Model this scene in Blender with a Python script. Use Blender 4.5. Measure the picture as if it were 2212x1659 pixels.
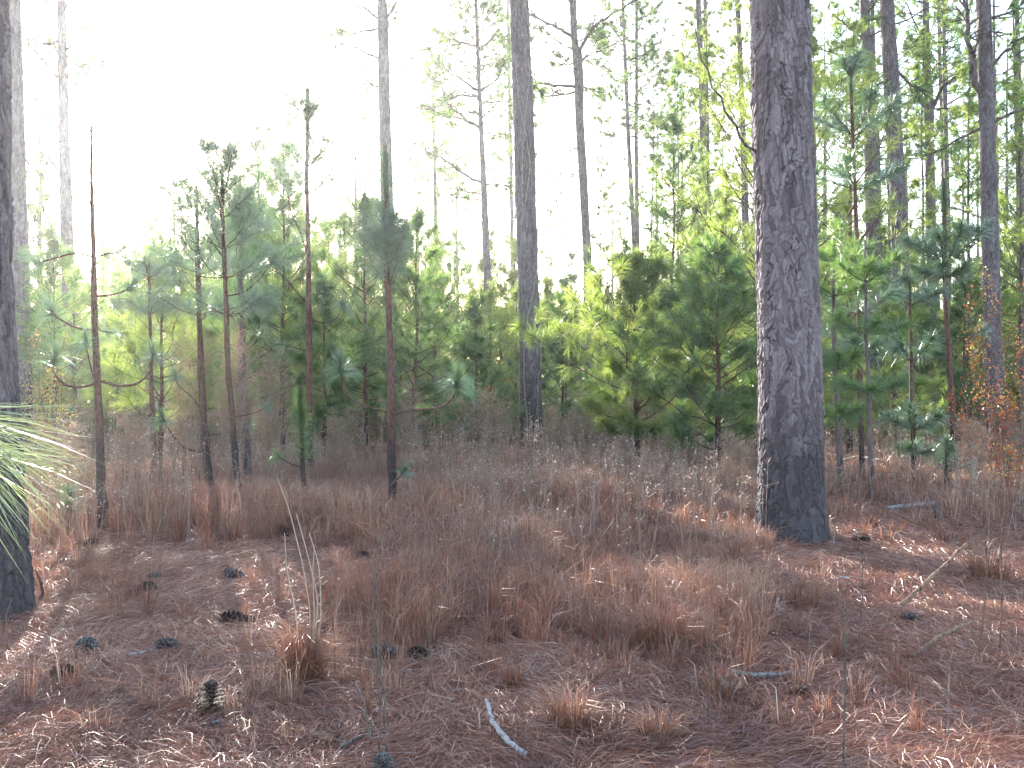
import bpy, math
import numpy as np
from mathutils import Vector

# ------------------------------------------------------------------ camera, sky, sun, exposure
F, CX, CY, EYE = 2150.0, 1106.0, 820.0, 1.5     # focal length / horizon in the photo's 2212 x 1659 view
SUN_EL, SUN_AZ = math.radians(16.0), math.radians(-19.0)
EXPOSURE = 2.5
SKY_STRENGTH = 0.15
SUN_STRENGTH = 5.0
GLARE_HAZE = 0.00045

sc = bpy.context.scene
for o in list(bpy.data.objects):
    bpy.data.objects.remove(o)
COL = sc.collection
cam_d = bpy.data.cameras.new("camera")
cam_d.sensor_width = 36.0
cam_d.lens = 36.0 * F / 2212.0
cam_d.clip_start = 0.05
cam_d.clip_end = 3000
cam = bpy.data.objects.new("camera", cam_d)
COL.objects.link(cam)
cam.location = (0, 0, EYE)
cam.rotation_euler = (math.radians(90) - math.atan(9.5 / F), 0, 0)
sc.camera = cam

world = bpy.data.worlds.new("World")
sc.world = world
world.use_nodes = True
wn = world.node_tree
bg = wn.nodes["Background"]
sky = wn.nodes.new("ShaderNodeTexSky")
sky.sky_type = 'NISHITA'
sky.sun_disc = False
sky.sun_elevation = SUN_EL
sky.sun_rotation = SUN_AZ % (2 * math.pi)
sky.altitude = 100
sky.air_density = 1.0
sky.dust_density = 1.3
sky.ozone_density = 1.0
wn.links.new(sky.outputs[0], bg.inputs[0])
bg.inputs[1].default_value = SKY_STRENGTH

sun_d = bpy.data.lights.new("sun", 'SUN')
sun_d.energy = SUN_STRENGTH
sun_d.angle = math.radians(0.53)
sun_d.color = (1.0, 0.94, 0.86)
sun = bpy.data.objects.new("sun", sun_d)
COL.objects.link(sun)
SUN_DIR = Vector((math.sin(SUN_AZ) * math.cos(SUN_EL), math.cos(SUN_AZ) * math.cos(SUN_EL), math.sin(SUN_EL)))
sun.rotation_euler = (-SUN_DIR).to_track_quat('-Z', 'Y').to_euler()
sun.location = SUN_DIR * 200

sc.view_settings.view_transform = 'Standard'
sc.view_settings.look = 'None'
sc.view_settings.gamma = 1.0
sc.view_settings.exposure = EXPOSURE
sc.render.engine = 'CYCLES'
cy = sc.cycles
cy.max_bounces = 6
cy.diffuse_bounces = 3
cy.glossy_bounces = 2
cy.transmission_bounces = 4
cy.volume_bounces = 1
cy.transparent_max_bounces = 4
cy.caustics_reflective = False
cy.caustics_refractive = False
cy.use_denoising = True
cy.denoiser = 'OPENIMAGEDENOISE'
cy.denoising_prefilter = 'NONE'
cy.sample_clamp_indirect = 6.0
cy.use_adaptive_sampling = True
cy.adaptive_threshold = 0.02

# ------------------------------------------------------------------ helpers
RNG = np.random.default_rng(11)


def U(a, b, *s):
    return RNG.uniform(a, b, *s)


def X(px, d):
    return (px - CX) * d / F


def Z(py, d):
    return EYE + (CY - py) * d / F


def depth_of(py):
    return EYE * F / (py - CY)


def _hash(a, b, seed):
    n = (a * 374761393 + b * 668265263 + seed * 1442695041) & 0x7fffffff
    n = ((n ^ (n >> 13)) * 1274126177) & 0x7fffffff
    n = ((n ^ (n >> 15)) * 2246822519) & 0x7fffffff
    return (n ^ (n >> 16)) / 2147483647.0


def vnoise(x, y, seed=0):
    x = np.asarray(x, float); y = np.asarray(y, float)
    xi = np.floor(x).astype(np.int64); yi = np.floor(y).astype(np.int64)
    xf = x - xi; yf = y - yi
    xf = xf * xf * (3 - 2 * xf); yf = yf * yf * (3 - 2 * yf)
    a = _hash(xi, yi, seed); b = _hash(xi + 1, yi, seed)
    c = _hash(xi, yi + 1, seed); d = _hash(xi + 1, yi + 1, seed)
    return (a * (1 - xf) + b * xf) * (1 - yf) + (c * (1 - xf) + d * xf) * yf


def fbm(x, y, seed=0, octs=4):
    s, a, t = 0.0, 1.0, 0.0
    for i in range(octs):
        s = s + a * vnoise(x * 2 ** i, y * 2 ** i, seed + i * 17)
        t += a; a *= 0.5
    return s / t


def H(x, y):
    """ground height"""
    x = np.asarray(x, float); y = np.asarray(y, float)
    r = np.hypot(x, y)
    near = np.clip(1.2 - r / 30.0, 0, 1)
    h = (fbm(x / 6 + 3.1, y / 6, 5, 3) - 0.5) * 0.16
    h = h + (fbm(x / 0.55, y / 0.45, 9, 3) - 0.5) * 0.10 * near
    h = h + np.clip(r - 60, 0, None) * 0.004
    return h


def nrm(v):
    return v / np.maximum(np.linalg.norm(v, axis=-1, keepdims=True), 1e-9)


class MB:
    def __init__(s):
        s.v = []; s.f = {3: [], 4: []}; s.n = 0; s.t = []; s.c = []

    def add(s, v, tris=None, quads=None, tint=0.5, crack=0.0):
        v = np.asarray(v, np.float32).reshape(-1, 3)
        if tris is not None:
            s.f[3].append(np.asarray(tris, np.int64) + s.n)
        if quads is not None:
            s.f[4].append(np.asarray(quads, np.int64) + s.n)
        s.v.append(v)
        s.t.append(np.broadcast_to(np.asarray(tint, np.float32), (len(v),)))
        s.c.append(np.broadcast_to(np.asarray(crack, np.float32), (len(v),)))
        s.n += len(v)

    def mesh(s, name, mat, smooth=False):
        me = bpy.data.meshes.new(name)
        v = np.concatenate(s.v)
        idx, starts, off = [], [], 0
        for k in (3, 4):
            if s.f[k]:
                f = np.concatenate(s.f[k])
                idx.append(f.ravel())
                starts.append(off + np.arange(len(f)) * k)
                off += f.size
        idx = np.concatenate(idx).astype(np.int32)
        starts = np.concatenate(starts).astype(np.int32)
        me.vertices.add(len(v)); me.vertices.foreach_set("co", v.ravel())
        me.loops.add(len(idx)); me.loops.foreach_set("vertex_index", idx)
        me.polygons.add(len(starts)); me.polygons.foreach_set("loop_start", starts)
        if smooth:
            me.polygons.foreach_set("use_smooth", np.ones(len(starts), bool))
        me.update(calc_edges=True)
        a = me.attributes.new("tint", 'FLOAT', 'POINT')
        a.data.foreach_set("value", np.concatenate(s.t).astype(np.float32))
        c = np.concatenate(s.c)
        if c.any():
            a = me.attributes.new("crack", 'FLOAT', 'POINT')
            a.data.foreach_set("value", c.astype(np.float32))
        me.materials.append(mat)
        return me

    def build(s, name, mat, parent=None, smooth=False):
        o = bpy.data.objects.new(name, s.mesh(name, mat, smooth))
        COL.objects.link(o)
        if parent is not None:
            o.parent = parent
        return o


def tube(mb, pts, rad, k=6, tint=0.5, cap=True):
    pts = np.asarray(pts, float); rad = np.broadcast_to(np.asarray(rad, float), (len(pts),))
    n = len(pts)
    T = nrm(np.gradient(pts, axis=0))
    ref = np.array([1.0, 0, 0]) if abs(T[0][0]) < 0.8 else np.array([0, 0, 1.0])
    S = np.zeros_like(pts); s = ref
    for i in range(n):
        s = s - T[i] * np.dot(s, T[i]); s = s / np.linalg.norm(s); S[i] = s
    B = np.cross(T, S)
    a = np.linspace(0, 2 * np.pi, k, endpoint=False)
    ring = pts[:, None] + rad[:, None, None] * (np.cos(a)[None, :, None] * S[:, None] + np.sin(a)[None, :, None] * B[:, None])
    i = np.arange(n - 1)[:, None] * k; j = np.arange(k)[None]; jn = (j + 1) % k
    q = np.stack([i + j, i + jn, i + k + jn, i + k + j], -1).reshape(-1, 4)
    v = ring.reshape(-1, 3)
    tris = None
    if cap:
        v = np.vstack([v, pts[-1], pts[0]])
        e = (n - 1) * k; j = np.arange(k)
        tris = np.vstack([np.stack([e + j, e + (j + 1) % k, np.full(k, n * k)], -1),
                          np.stack([(j + 1) % k, j, np.full(k, n * k + 1)], -1)])
    mb.add(v, tris, q, tint)


def sticks(mb, A, B, ra, rb, tint=0.5):
    """many straight three-sided twigs"""
    A = np.asarray(A, float); B = np.asarray(B, float); n = len(A)
    if n == 0:
        return
    T = nrm(B - A)
    s = nrm(np.cross(T, nrm(RNG.normal(size=(n, 3)))))
    b = np.cross(T, s)
    ra = np.broadcast_to(ra, (n,)); rb = np.broadcast_to(rb, (n,))
    V = np.zeros((n, 6, 3))
    for k in range(3):
        c, w = math.cos(k * 2.0944), math.sin(k * 2.0944)
        V[:, k] = A + ra[:, None] * (c * s + w * b)
        V[:, k + 3] = B + rb[:, None] * (c * s + w * b)
    o = np.arange(n)[:, None] * 6
    q = np.concatenate([o + np.array([[k, (k + 1) % 3, (k + 1) % 3 + 3, k + 3]]) for k in range(3)])
    t = np.repeat(np.broadcast_to(tint, (n,)), 6)
    mb.add(V, None, q, t)


def blades(mb, P0, P1, P2, w, tint, taper=0.75):
    """thin bent strips: base, middle, tip"""
    n = len(P0)
    d = nrm(P2 - P0)
    s = nrm(np.cross(d, nrm(RNG.normal(size=(n, 3))))) * (np.broadcast_to(w, (n,))[:, None] * 0.5)
    V = np.stack([P0 - s, P0 + s, P1 + s * taper, P1 - s * taper, P2], 1)
    o = np.arange(n)[:, None] * 5
    mb.add(V, o + np.array([[3, 2, 4]]), o + np.array([[0, 1, 2, 3]]), np.repeat(np.broadcast_to(tint, (n,)), 5))


def blades1(mb, P0, P2, w, tint):
    n = len(P0)
    s = nrm(np.cross(P2 - P0, nrm(RNG.normal(size=(n, 3))))) * (np.broadcast_to(w, (n,))[:, None] * 0.5)
    V = np.stack([P0 - s, P0 + s, P2], 1)
    mb.add(V, np.arange(n)[:, None] * 3 + np.array([[0, 1, 2]]), None, np.repeat(np.broadcast_to(tint, (n,)), 3))


def needles(mb, C, A, n, L, w, spread=(0.15, 1.25), droop=0.15, back=0.35, seg=2, tvar=0.35):
    C = np.asarray(C, float).reshape(-1, 3); A = nrm(np.asarray(A, float).reshape(-1, 3))
    N = len(C)
    if N == 0:
        return
    LL = np.broadcast_to(np.asarray(L, float), (N,))
    tt = np.clip(0.5 + U(-tvar, tvar, N), 0, 1)
    c = np.repeat(C, n, 0); a = np.repeat(A, n, 0); l = np.repeat(LL, n) * U(0.7, 1.1, N * n)
    t = np.clip(np.repeat(tt, n) + U(-0.12, 0.12, N * n), 0, 1)
    m = N * n
    c = c - a * (U(0, 1, m) * back * l)[:, None]
    s = nrm(np.cross(a, nrm(RNG.normal(size=(m, 3)))))
    th = U(spread[0], spread[1], m)[:, None]
    d = a * np.cos(th) + s * np.sin(th)
    dr = droop * U(0.5, 1.5, m) * l
    p2 = c + d * l[:, None]; p2[:, 2] -= dr
    if seg == 1:
        blades1(mb, c, p2, w, t)
    else:
        p1 = c + d * (l * 0.5)[:, None]; p1[:, 2] -= dr * 0.2
        blades(mb, c, p1, p2, w, t)


def link_empty(name, loc, label=None, cat=None, group=None, rz=0.0, scale=1.0):
    o = bpy.data.objects.new(name, None)
    COL.objects.link(o)
    o.empty_display_size = 0.3
    o.location = loc
    o.rotation_euler = (0, 0, rz)
    o.scale = (scale,) * 3 if np.isscalar(scale) else scale
    tag(o, label, cat, group)
    return o


def tag(o, label=None, cat=None, group=None, kind=None):
    if label: o["label"] = label
    if cat: o["category"] = cat
    if group: o["group"] = group
    if kind: o["kind"] = kind
    return o


def shift(mb, off):
    off = np.asarray(off, np.float32)
    mb.v = [v - off for v in mb.v]
    return mb


def copy_tree(root, loc, rz, scale, label, group):
    r = root.copy(); COL.objects.link(r)
    r.location = loc; r.rotation_euler = (0, 0, rz)
    r.scale = (scale,) * 3 if np.isscalar(scale) else scale
    if label: r["label"] = label
    if group: r["group"] = group
    for ch in root.children:
        c = ch.copy(); COL.objects.link(c); c.parent = r
        for g in ch.children:
            d = g.copy(); COL.objects.link(d); d.parent = c
    return r


# ------------------------------------------------------------------ materials
def new_mat(name):
    m = bpy.data.materials.new(name)
    m.use_nodes = True
    nt = m.node_tree
    for n in list(nt.nodes):
        nt.nodes.remove(n)
    out = nt.nodes.new("ShaderNodeOutputMaterial")
    return m, nt, out


def ramp(nt, fac, stops):
    r = nt.nodes.new("ShaderNodeValToRGB")
    e = r.color_ramp.elements
    e[0].position, e[0].color = stops[0][0], (*stops[0][1], 1)
    e[1].position, e[1].color = stops[-1][0], (*stops[-1][1], 1)
    for p, c in stops[1:-1]:
        x = e.new(p); x.color = (*c, 1)
    nt.links.new(fac, r.inputs[0])
    return r.outputs[0]


def attr(nt, name="tint"):
    a = nt.nodes.new("ShaderNodeAttribute")
    a.attribute_name = name
    return a.outputs["Fac"]


def leafy(name, stops, trans, tstops, gloss=0.06, rough=0.35):
    """thin leaf, needle or blade: reflects, lets light through, has a waxy sheen"""
    m, nt, out = new_mat(name)
    t = attr(nt)
    dif = nt.nodes.new("ShaderNodeBsdfDiffuse"); nt.links.new(ramp(nt, t, stops), dif.inputs[0])
    tr = nt.nodes.new("ShaderNodeBsdfTranslucent"); nt.links.new(ramp(nt, t, tstops), tr.inputs[0])
    mx = nt.nodes.new("ShaderNodeMixShader"); mx.inputs[0].default_value = trans
    nt.links.new(dif.outputs[0], mx.inputs[1]); nt.links.new(tr.outputs[0], mx.inputs[2])
    gl = nt.nodes.new("ShaderNodeBsdfGlossy"); gl.inputs["Roughness"].default_value = rough
    gl.inputs[0].default_value = (1, 1, 1, 1)
    m2 = nt.nodes.new("ShaderNodeMixShader"); m2.inputs[0].default_value = gloss
    nt.links.new(mx.outputs[0], m2.inputs[1]); nt.links.new(gl.outputs[0], m2.inputs[2])
    nt.links.new(m2.outputs[0], out.inputs[0])
    return m


def math_node(nt, op, a, b=None):
    n = nt.nodes.new("ShaderNodeMath"); n.operation = op
    for i, x in enumerate((a, b)):
        if x is None: continue
        if hasattr(x, "links") or hasattr(x, "node"): nt.links.new(x, n.inputs[i])
        else: n.inputs[i].default_value = x
    return n.outputs[0]


def mixrgb(nt, fac, a, b):
    n = nt.nodes.new("ShaderNodeMix"); n.data_type = 'RGBA'
    for i, x in ((0, fac), (6, a), (7, b)):
        if isinstance(x, tuple): n.inputs[i].default_value = (*x, 1)
        elif isinstance(x, float): n.inputs[i].default_value = x
        else: nt.links.new(x, n.inputs[i])
    return n.outputs[2]


def noise(nt, scale, vec=None, detail=4.0, rough=0.6):
    n = nt.nodes.new("ShaderNodeTexNoise")
    n.inputs["Scale"].default_value = scale; n.inputs["Detail"].default_value = detail
    n.inputs["Roughness"].default_value = rough
    if vec is not None: nt.links.new(vec, n.inputs["Vector"])
    return n.outputs["Fac"]


def objvec(nt, sx=1, sy=1, sz=1):
    tc = nt.nodes.new("ShaderNodeTexCoord")
    mp = nt.nodes.new("ShaderNodeMapping")
    mp.inputs["Scale"].default_value = (sx, sy, sz)
    nt.links.new(tc.outputs["Object"], mp.inputs[0])
    return mp.outputs[0], tc.outputs["Object"]


def bark_mat(name, light, mid, dark, fissure, char=0.0, bump=0.6, bs=30.0, usecrack=True):
    m, nt, out = new_mat(name)
    v, raw = objvec(nt, 1, 1, 0.28)
    n1 = noise(nt, 9.0, v, 5, 0.65)
    n2 = noise(nt, bs, v, 4, 0.7)
    f = math_node(nt, 'ADD', math_node(nt, 'MULTIPLY', attr(nt), 0.62), math_node(nt, 'MULTIPLY', n1, 0.45))
    col = ramp(nt, f, [(0.28, dark), (0.5, mid), (0.74, light)])
    n3 = noise(nt, 2.2, raw, 3, 0.5)
    col = mixrgb(nt, math_node(nt, 'MULTIPLY', ramp_fac(nt, n3, 0.5, 0.75), 0.45), col, tuple(min(1, c * 1.35 + 0.02) for c in mid[::1]))
    if usecrack:
        col = mixrgb(nt, attr(nt, "crack"), col, fissure)
    else:
        col = mixrgb(nt, ramp_fac(nt, n2, 0.52, 0.38), col, fissure)
    if char > 0:
        sep = nt.nodes.new("ShaderNodeSeparateXYZ"); nt.links.new(raw, sep.inputs[0])
        hgt = math_node(nt, 'ADD', sep.outputs[2], math_node(nt, 'MULTIPLY', n1, -1.2))
        col = mixrgb(nt, math_node(nt, 'MULTIPLY', ramp_fac(nt, hgt, char, 0.0), 0.7), col, (0.032, 0.03, 0.034))
    b = nt.nodes.new("ShaderNodeBsdfPrincipled")
    nt.links.new(col, b.inputs["Base Color"])
    b.inputs["Roughness"].default_value = 0.85
    b.inputs["Specular IOR Level"].default_value = 0.25
    bp = nt.nodes.new("ShaderNodeBump"); bp.inputs["Strength"].default_value = bump
    bp.inputs["Distance"].default_value = 0.02
    nt.links.new(n2, bp.inputs["Height"]); nt.links.new(bp.outputs[0], b.inputs["Normal"])
    nt.links.new(b.outputs[0], out.inputs[0])
    return m


def ramp_fac(nt, x, a, b):
    """smooth 0..1 as x runs from a to b"""
    n = nt.nodes.new("ShaderNodeMapRange"); n.interpolation_type = 'SMOOTHSTEP'
    lo, hi, t0, t1 = (a, b, 0.0, 1.0) if a < b else (b, a, 1.0, 0.0)
    nt.links.new(x, n.inputs["Value"])
    n.inputs["From Min"].default_value = lo; n.inputs["From Max"].default_value = hi
    n.inputs["To Min"].default_value = t0; n.inputs["To Max"].default_value = t1
    return n.outputs[0]


M = {}
M['bark_big'] = bark_mat("plated bark", (0.29, 0.235, 0.245), (0.175, 0.135, 0.14), (0.085, 0.064, 0.07), (0.038, 0.022, 0.022), char=0.9, bump=0.9, bs=45)
M['bark'] = bark_mat("furrowed bark", (0.23, 0.185, 0.19), (0.14, 0.108, 0.112), (0.075, 0.058, 0.062), (0.035, 0.024, 0.024), char=1.1, bump=0.9, bs=26)
M['bark_far'] = bark_mat("distant bark", (0.20, 0.155, 0.15), (0.13, 0.095, 0.092), (0.075, 0.055, 0.054), (0.05, 0.032, 0.028), bump=0.8, bs=14, usecrack=False)
M['bark_red'] = bark_mat("young reddish bark", (0.21, 0.115, 0.085), (0.14, 0.072, 0.052), (0.085, 0.045, 0.035), (0.045, 0.026, 0.02), char=0.5, bump=0.8, bs=60, usecrack=False)
M['twig'] = bark_mat("grey twig", (0.22, 0.19, 0.17), (0.15, 0.12, 0.10), (0.09, 0.07, 0.06), (0.06, 0.045, 0.04), bump=0.4, bs=60, usecrack=False)
M['vine'] = bark_mat("pale vine", (0.36, 0.31, 0.27), (0.27, 0.22, 0.19), (0.18, 0.14, 0.12), (0.11, 0.08, 0.07), bump=0.4, bs=60, usecrack=False)
M['deadwood'] = bark_mat("weathered wood", (0.34, 0.31, 0.30), (0.24, 0.215, 0.2), (0.15, 0.13, 0.12), (0.1, 0.08, 0.075), bump=0.5, bs=50, usecrack=False)
M['tanwood'] = bark_mat("tan dead wood", (0.30, 0.19, 0.125), (0.2, 0.12, 0.08), (0.18, 0.10, 0.07), (0.09, 0.05, 0.04), bump=0.5, bs=50, usecrack=False)
M['cone'] = bark_mat("pine cone scales", (0.17, 0.10, 0.075), (0.10, 0.06, 0.048), (0.055, 0.034, 0.03), (0.025, 0.016, 0.016), bump=0.3, bs=80, usecrack=False)
M['greycone'] = bark_mat("grey pine cone scales", (0.24, 0.21, 0.2), (0.15, 0.125, 0.12), (0.08, 0.065, 0.065), (0.045, 0.035, 0.035), bump=0.3, bs=80, usecrack=False)
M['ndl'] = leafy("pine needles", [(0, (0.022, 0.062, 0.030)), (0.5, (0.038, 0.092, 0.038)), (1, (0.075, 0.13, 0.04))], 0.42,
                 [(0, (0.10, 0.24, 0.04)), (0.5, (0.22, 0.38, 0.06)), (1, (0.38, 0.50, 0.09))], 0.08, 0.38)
M['ndl_long'] = leafy("long bluish needles", [(0, (0.032, 0.08, 0.044)), (0.5, (0.055, 0.12, 0.060)), (1, (0.10, 0.18, 0.07))], 0.3,
                      [(0, (0.07, 0.18, 0.05)), (0.5, (0.12, 0.26, 0.06)), (1, (0.28, 0.42, 0.10))], 0.18, 0.33)
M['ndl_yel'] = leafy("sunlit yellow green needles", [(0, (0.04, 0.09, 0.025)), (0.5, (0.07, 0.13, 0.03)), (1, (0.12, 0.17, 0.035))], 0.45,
                     [(0, (0.22, 0.36, 0.05)), (0.5, (0.40, 0.52, 0.08)), (1, (0.58, 0.62, 0.14))], 0.07, 0.4)  # lit copy of the needles: backlit sun glow put into the colour
M['ndl_pale'] = leafy("pale glossy needles", [(0, (0.05, 0.10, 0.05)), (0.5, (0.09, 0.155, 0.075)), (1, (0.17, 0.23, 0.13))], 0.32,
                      [(0, (0.12, 0.2, 0.05)), (1, (0.4, 0.45, 0.16))], 0.14, 0.3)
M['straw'] = leafy("fallen needles", [(0, (0.10, 0.032, 0.020)), (0.45, (0.285, 0.100, 0.060)), (0.8, (0.41, 0.20, 0.13)), (1, (0.54, 0.36, 0.27))], 0.12,
                   [(0, (0.15, 0.06, 0.03)), (1, (0.4, 0.25, 0.15))], 0.07, 0.4)
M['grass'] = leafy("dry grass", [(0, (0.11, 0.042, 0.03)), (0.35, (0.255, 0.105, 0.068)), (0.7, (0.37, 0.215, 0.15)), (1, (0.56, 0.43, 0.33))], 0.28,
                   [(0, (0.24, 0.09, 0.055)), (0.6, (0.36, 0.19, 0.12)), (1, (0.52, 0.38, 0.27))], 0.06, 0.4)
M['weed'] = leafy("dry weed stems", [(0, (0.24, 0.15, 0.115)), (0.6, (0.42, 0.29, 0.225)), (1, (0.62, 0.52, 0.45))], 0.38,
                  [(0, (0.2, 0.1, 0.06)), (1, (0.6, 0.45, 0.36))], 0.05, 0.5)
M['seed'] = leafy("seed fluff", [(0, (0.45, 0.38, 0.33)), (1, (0.75, 0.68, 0.62))], 0.5,
                  [(0, (0.6, 0.48, 0.4)), (1, (0.85, 0.75, 0.68))], 0.0, 0.5)
M['fennel'] = leafy("dead brown herb", [(0, (0.26, 0.17, 0.135)), (0.5, (0.40, 0.28, 0.22)), (1, (0.54, 0.43, 0.35))], 0.4,
                    [(0, (0.25, 0.13, 0.07)), (1, (0.5, 0.33, 0.2))], 0.03, 0.5)
M['red_leaf'] = leafy("autumn leaves", [(0, (0.22, 0.03, 0.015)), (0.4, (0.30, 0.09, 0.02)), (0.7, (0.32, 0.20, 0.05)), (1, (0.14, 0.20, 0.04))], 0.5,
                      [(0, (0.6, 0.08, 0.03)), (0.4, (0.7, 0.22, 0.06)), (0.7, (0.65, 0.42, 0.10)), (1, (0.35, 0.45, 0.08))], 0.05, 0.4)
M['wood_mass'] = leafy("far wood foliage", [(0, (0.03, 0.065, 0.035)), (0.5, (0.05, 0.085, 0.04)), (1, (0.09, 0.11, 0.05))], 0.35,
                       [(0, (0.08, 0.16, 0.04)), (1, (0.25, 0.32, 0.08))], 0.03, 0.5)

M['under'] = leafy("mixed low brush", [(0, (0.24, 0.15, 0.11)), (0.42, (0.30, 0.19, 0.13)), (0.55, (0.05, 0.09, 0.04)), (1, (0.09, 0.13, 0.05))], 0.35,
                   [(0, (0.3, 0.15, 0.08)), (0.42, (0.4, 0.24, 0.13)), (0.55, (0.16, 0.26, 0.05)), (1, (0.3, 0.38, 0.09))], 0.04, 0.5)


def ground_mat():
    m, nt, out = new_mat("forest floor")
    v, raw = objvec(nt, 1, 1, 1)
    n1 = noise(nt, 0.8, raw, 5, 0.6)
    w = nt.nodes.new("ShaderNodeMapping"); nt.links.new(raw, w.inputs[0])
    w.inputs["Scale"].default_value = (14, 90, 20); w.inputs["Rotation"].default_value = (0, 0, 0.5)
    n2 = noise(nt, 1.0, w.outputs[0], 4, 0.7)
    w2 = nt.nodes.new("ShaderNodeMapping"); nt.links.new(raw, w2.inputs[0])
    w2.inputs["Scale"].default_value = (14, 90, 20); w2.inputs["Rotation"].default_value = (0, 0, -0.9)
    n3 = noise(nt, 1.0, w2.outputs[0], 4, 0.7)
    f = math_node(nt, 'ADD', math_node(nt, 'MULTIPLY', n1, 0.45), math_node(nt, 'MULTIPLY', math_node(nt, 'MAXIMUM', n2, n3), 0.6))
    col = ramp(nt, f, [(0.3, (0.05, 0.025, 0.018)), (0.5, (0.12, 0.058, 0.04)), (0.68, (0.21, 0.11, 0.075)), (0.8, (0.34, 0.2, 0.14))])
    b = nt.nodes.new("ShaderNodeBsdfPrincipled"); nt.links.new(col, b.inputs["Base Color"])
    b.inputs["Roughness"].default_value = 0.8
    bp = nt.nodes.new("ShaderNodeBump"); bp.inputs["Strength"].default_value = 0.8; bp.inputs["Distance"].default_value = 0.02
    nt.links.new(f, bp.inputs["Height"]); nt.links.new(bp.outputs[0], b.inputs["Normal"])
    nt.links.new(b.outputs[0], out.inputs[0])
    return m


# ------------------------------------------------------------------ ground sheet
def build_ground():
    u = np.linspace(-1, 1, 321)
    xs = np.sign(u) * (9 * np.abs(u) + 1500 * np.abs(u) ** 7)
    t = np.linspace(0, 1, 421)
    ys = np.concatenate([[-1500, -300, -60, -15, -4], -1 + 26 * t + 2400 * t ** 8])
    gx, gy = np.meshgrid(xs, ys)
    gz = H(gx, gy)
    far = np.hypot(gx, gy)
    gz = np.where(far > 200, 0.56, gz)
    nx, ny = len(xs), len(ys)
    i = np.arange(ny - 1)[:, None] * nx; j = np.arange(nx - 1)[None]
    q = np.stack([i + j, i + j + 1, i + nx + j + 1, i + nx + j], -1).reshape(-1, 4)
    mb = MB(); mb.add(np.stack([gx, gy, gz], -1), None, q)
    o = mb.build("ground", ground_mat(), smooth=True)
    tag(o, kind="structure")


build_ground()


def sector_points(n, d0, d1, px0=-60, px1=2280, power=1.0):
    """random points over the seen ground between two depths, denser near the eye"""
    d = d0 + (d1 - d0) * RNG.random(n) ** power
    if px0 < 0 and px1 > 2200:      # the whole breadth: also ground a few steps to either side
        half = d * 1106 / F + 2.8
        x = U(-1, 1, n) * half
        return x, d, CX + x * F / d
    px = U(px0, px1, n)
    return X(px, d), d, px


# ------------------------------------------------------------------ fallen needles
def build_straw():
    mb = MB()
    for n, d0, d1, pw, w, L in ((290000, 2.2, 8.0, 0.85, 0.0028, 0.17), (160000, 7.0, 15.0, 0.9, 0.0048, 0.18), (60000, 14.0, 32.0, 0.9, 0.011, 0.22)):
        x, y, px = sector_points(n, d0, d1, power=pw)
        ang = fbm(x / 0.5 + 40, y / 0.5, 21, 2) * 5.0 - 1.0 + RNG.normal(size=n) * 0.75
        l = L * U(0.6, 1.25, n)
        dx, dy = np.cos(ang), np.sin(ang)
        bx, by = -dy, dx
        lift = np.abs(RNG.normal(size=n)) * 0.012 + 0.002
        arch = np.abs(RNG.normal(size=n)) * 0.015
        tip = RNG.normal(size=n) * 0.02 + (RNG.random(n) < 0.06) * U(0.02, 0.10, n)
        bend = RNG.normal(size=n) * 0.10 * l
        p0 = np.stack([x - dx * l / 2, y - dy * l / 2, H(x - dx * l / 2, y - dy * l / 2) + lift], 1)
        p1 = np.stack([x + bx * bend, y + by * bend, H(x, y) + lift + arch], 1)
        x2, y2 = x + dx * l / 2, y + dy * l / 2
        p2 = np.stack([x2, y2, H(x2, y2) + lift + np.maximum(tip, 0)], 1)
        t = np.clip(0.42 + RNG.normal(size=n) * 0.2 + (fbm(x / 0.9, y / 0.9, 33, 3) - 0.5) * 0.7 + (RNG.random(n) < 0.09) * 0.4, 0, 1)
        blades(mb, p0, p1, p2, w * U(0.6, 1.2, n), t, 0.9)
    o = mb.build("pine_straw", M['straw'])
    tag(o, "reddish brown carpet of fallen pine needles over the forest floor", "pine straw", kind="stuff")


build_straw()


# ------------------------------------------------------------------ dry grass
def grass_density(px, d):
    n = vnoise(X(px, d) / 1.1 + 9, d / 1.1, 77)
    mid = np.clip((px - 700) / 160, 0, 1) * np.clip((1700 - px) / 120, 0, 1)
    near = np.clip((d - 4.6) / 1.2, 0, 1)
    a = mid * near * (0.35 + 0.65 * (n > 0.35))
    far = np.clip((d - 8.8) / 1.8, 0, 1)
    b = far * np.where(px > 1760, 0.28, np.where(px < 260, 0.6, 1.0))
    c = 0.05 + 0.22 * ((px > 1000) & (px < 1500) & (n > 0.62)) + 0.12 * ((px > 1800) & (n > 0.65))
    return np.maximum(np.maximum(a, b), c * (d > 4.0))


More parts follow.
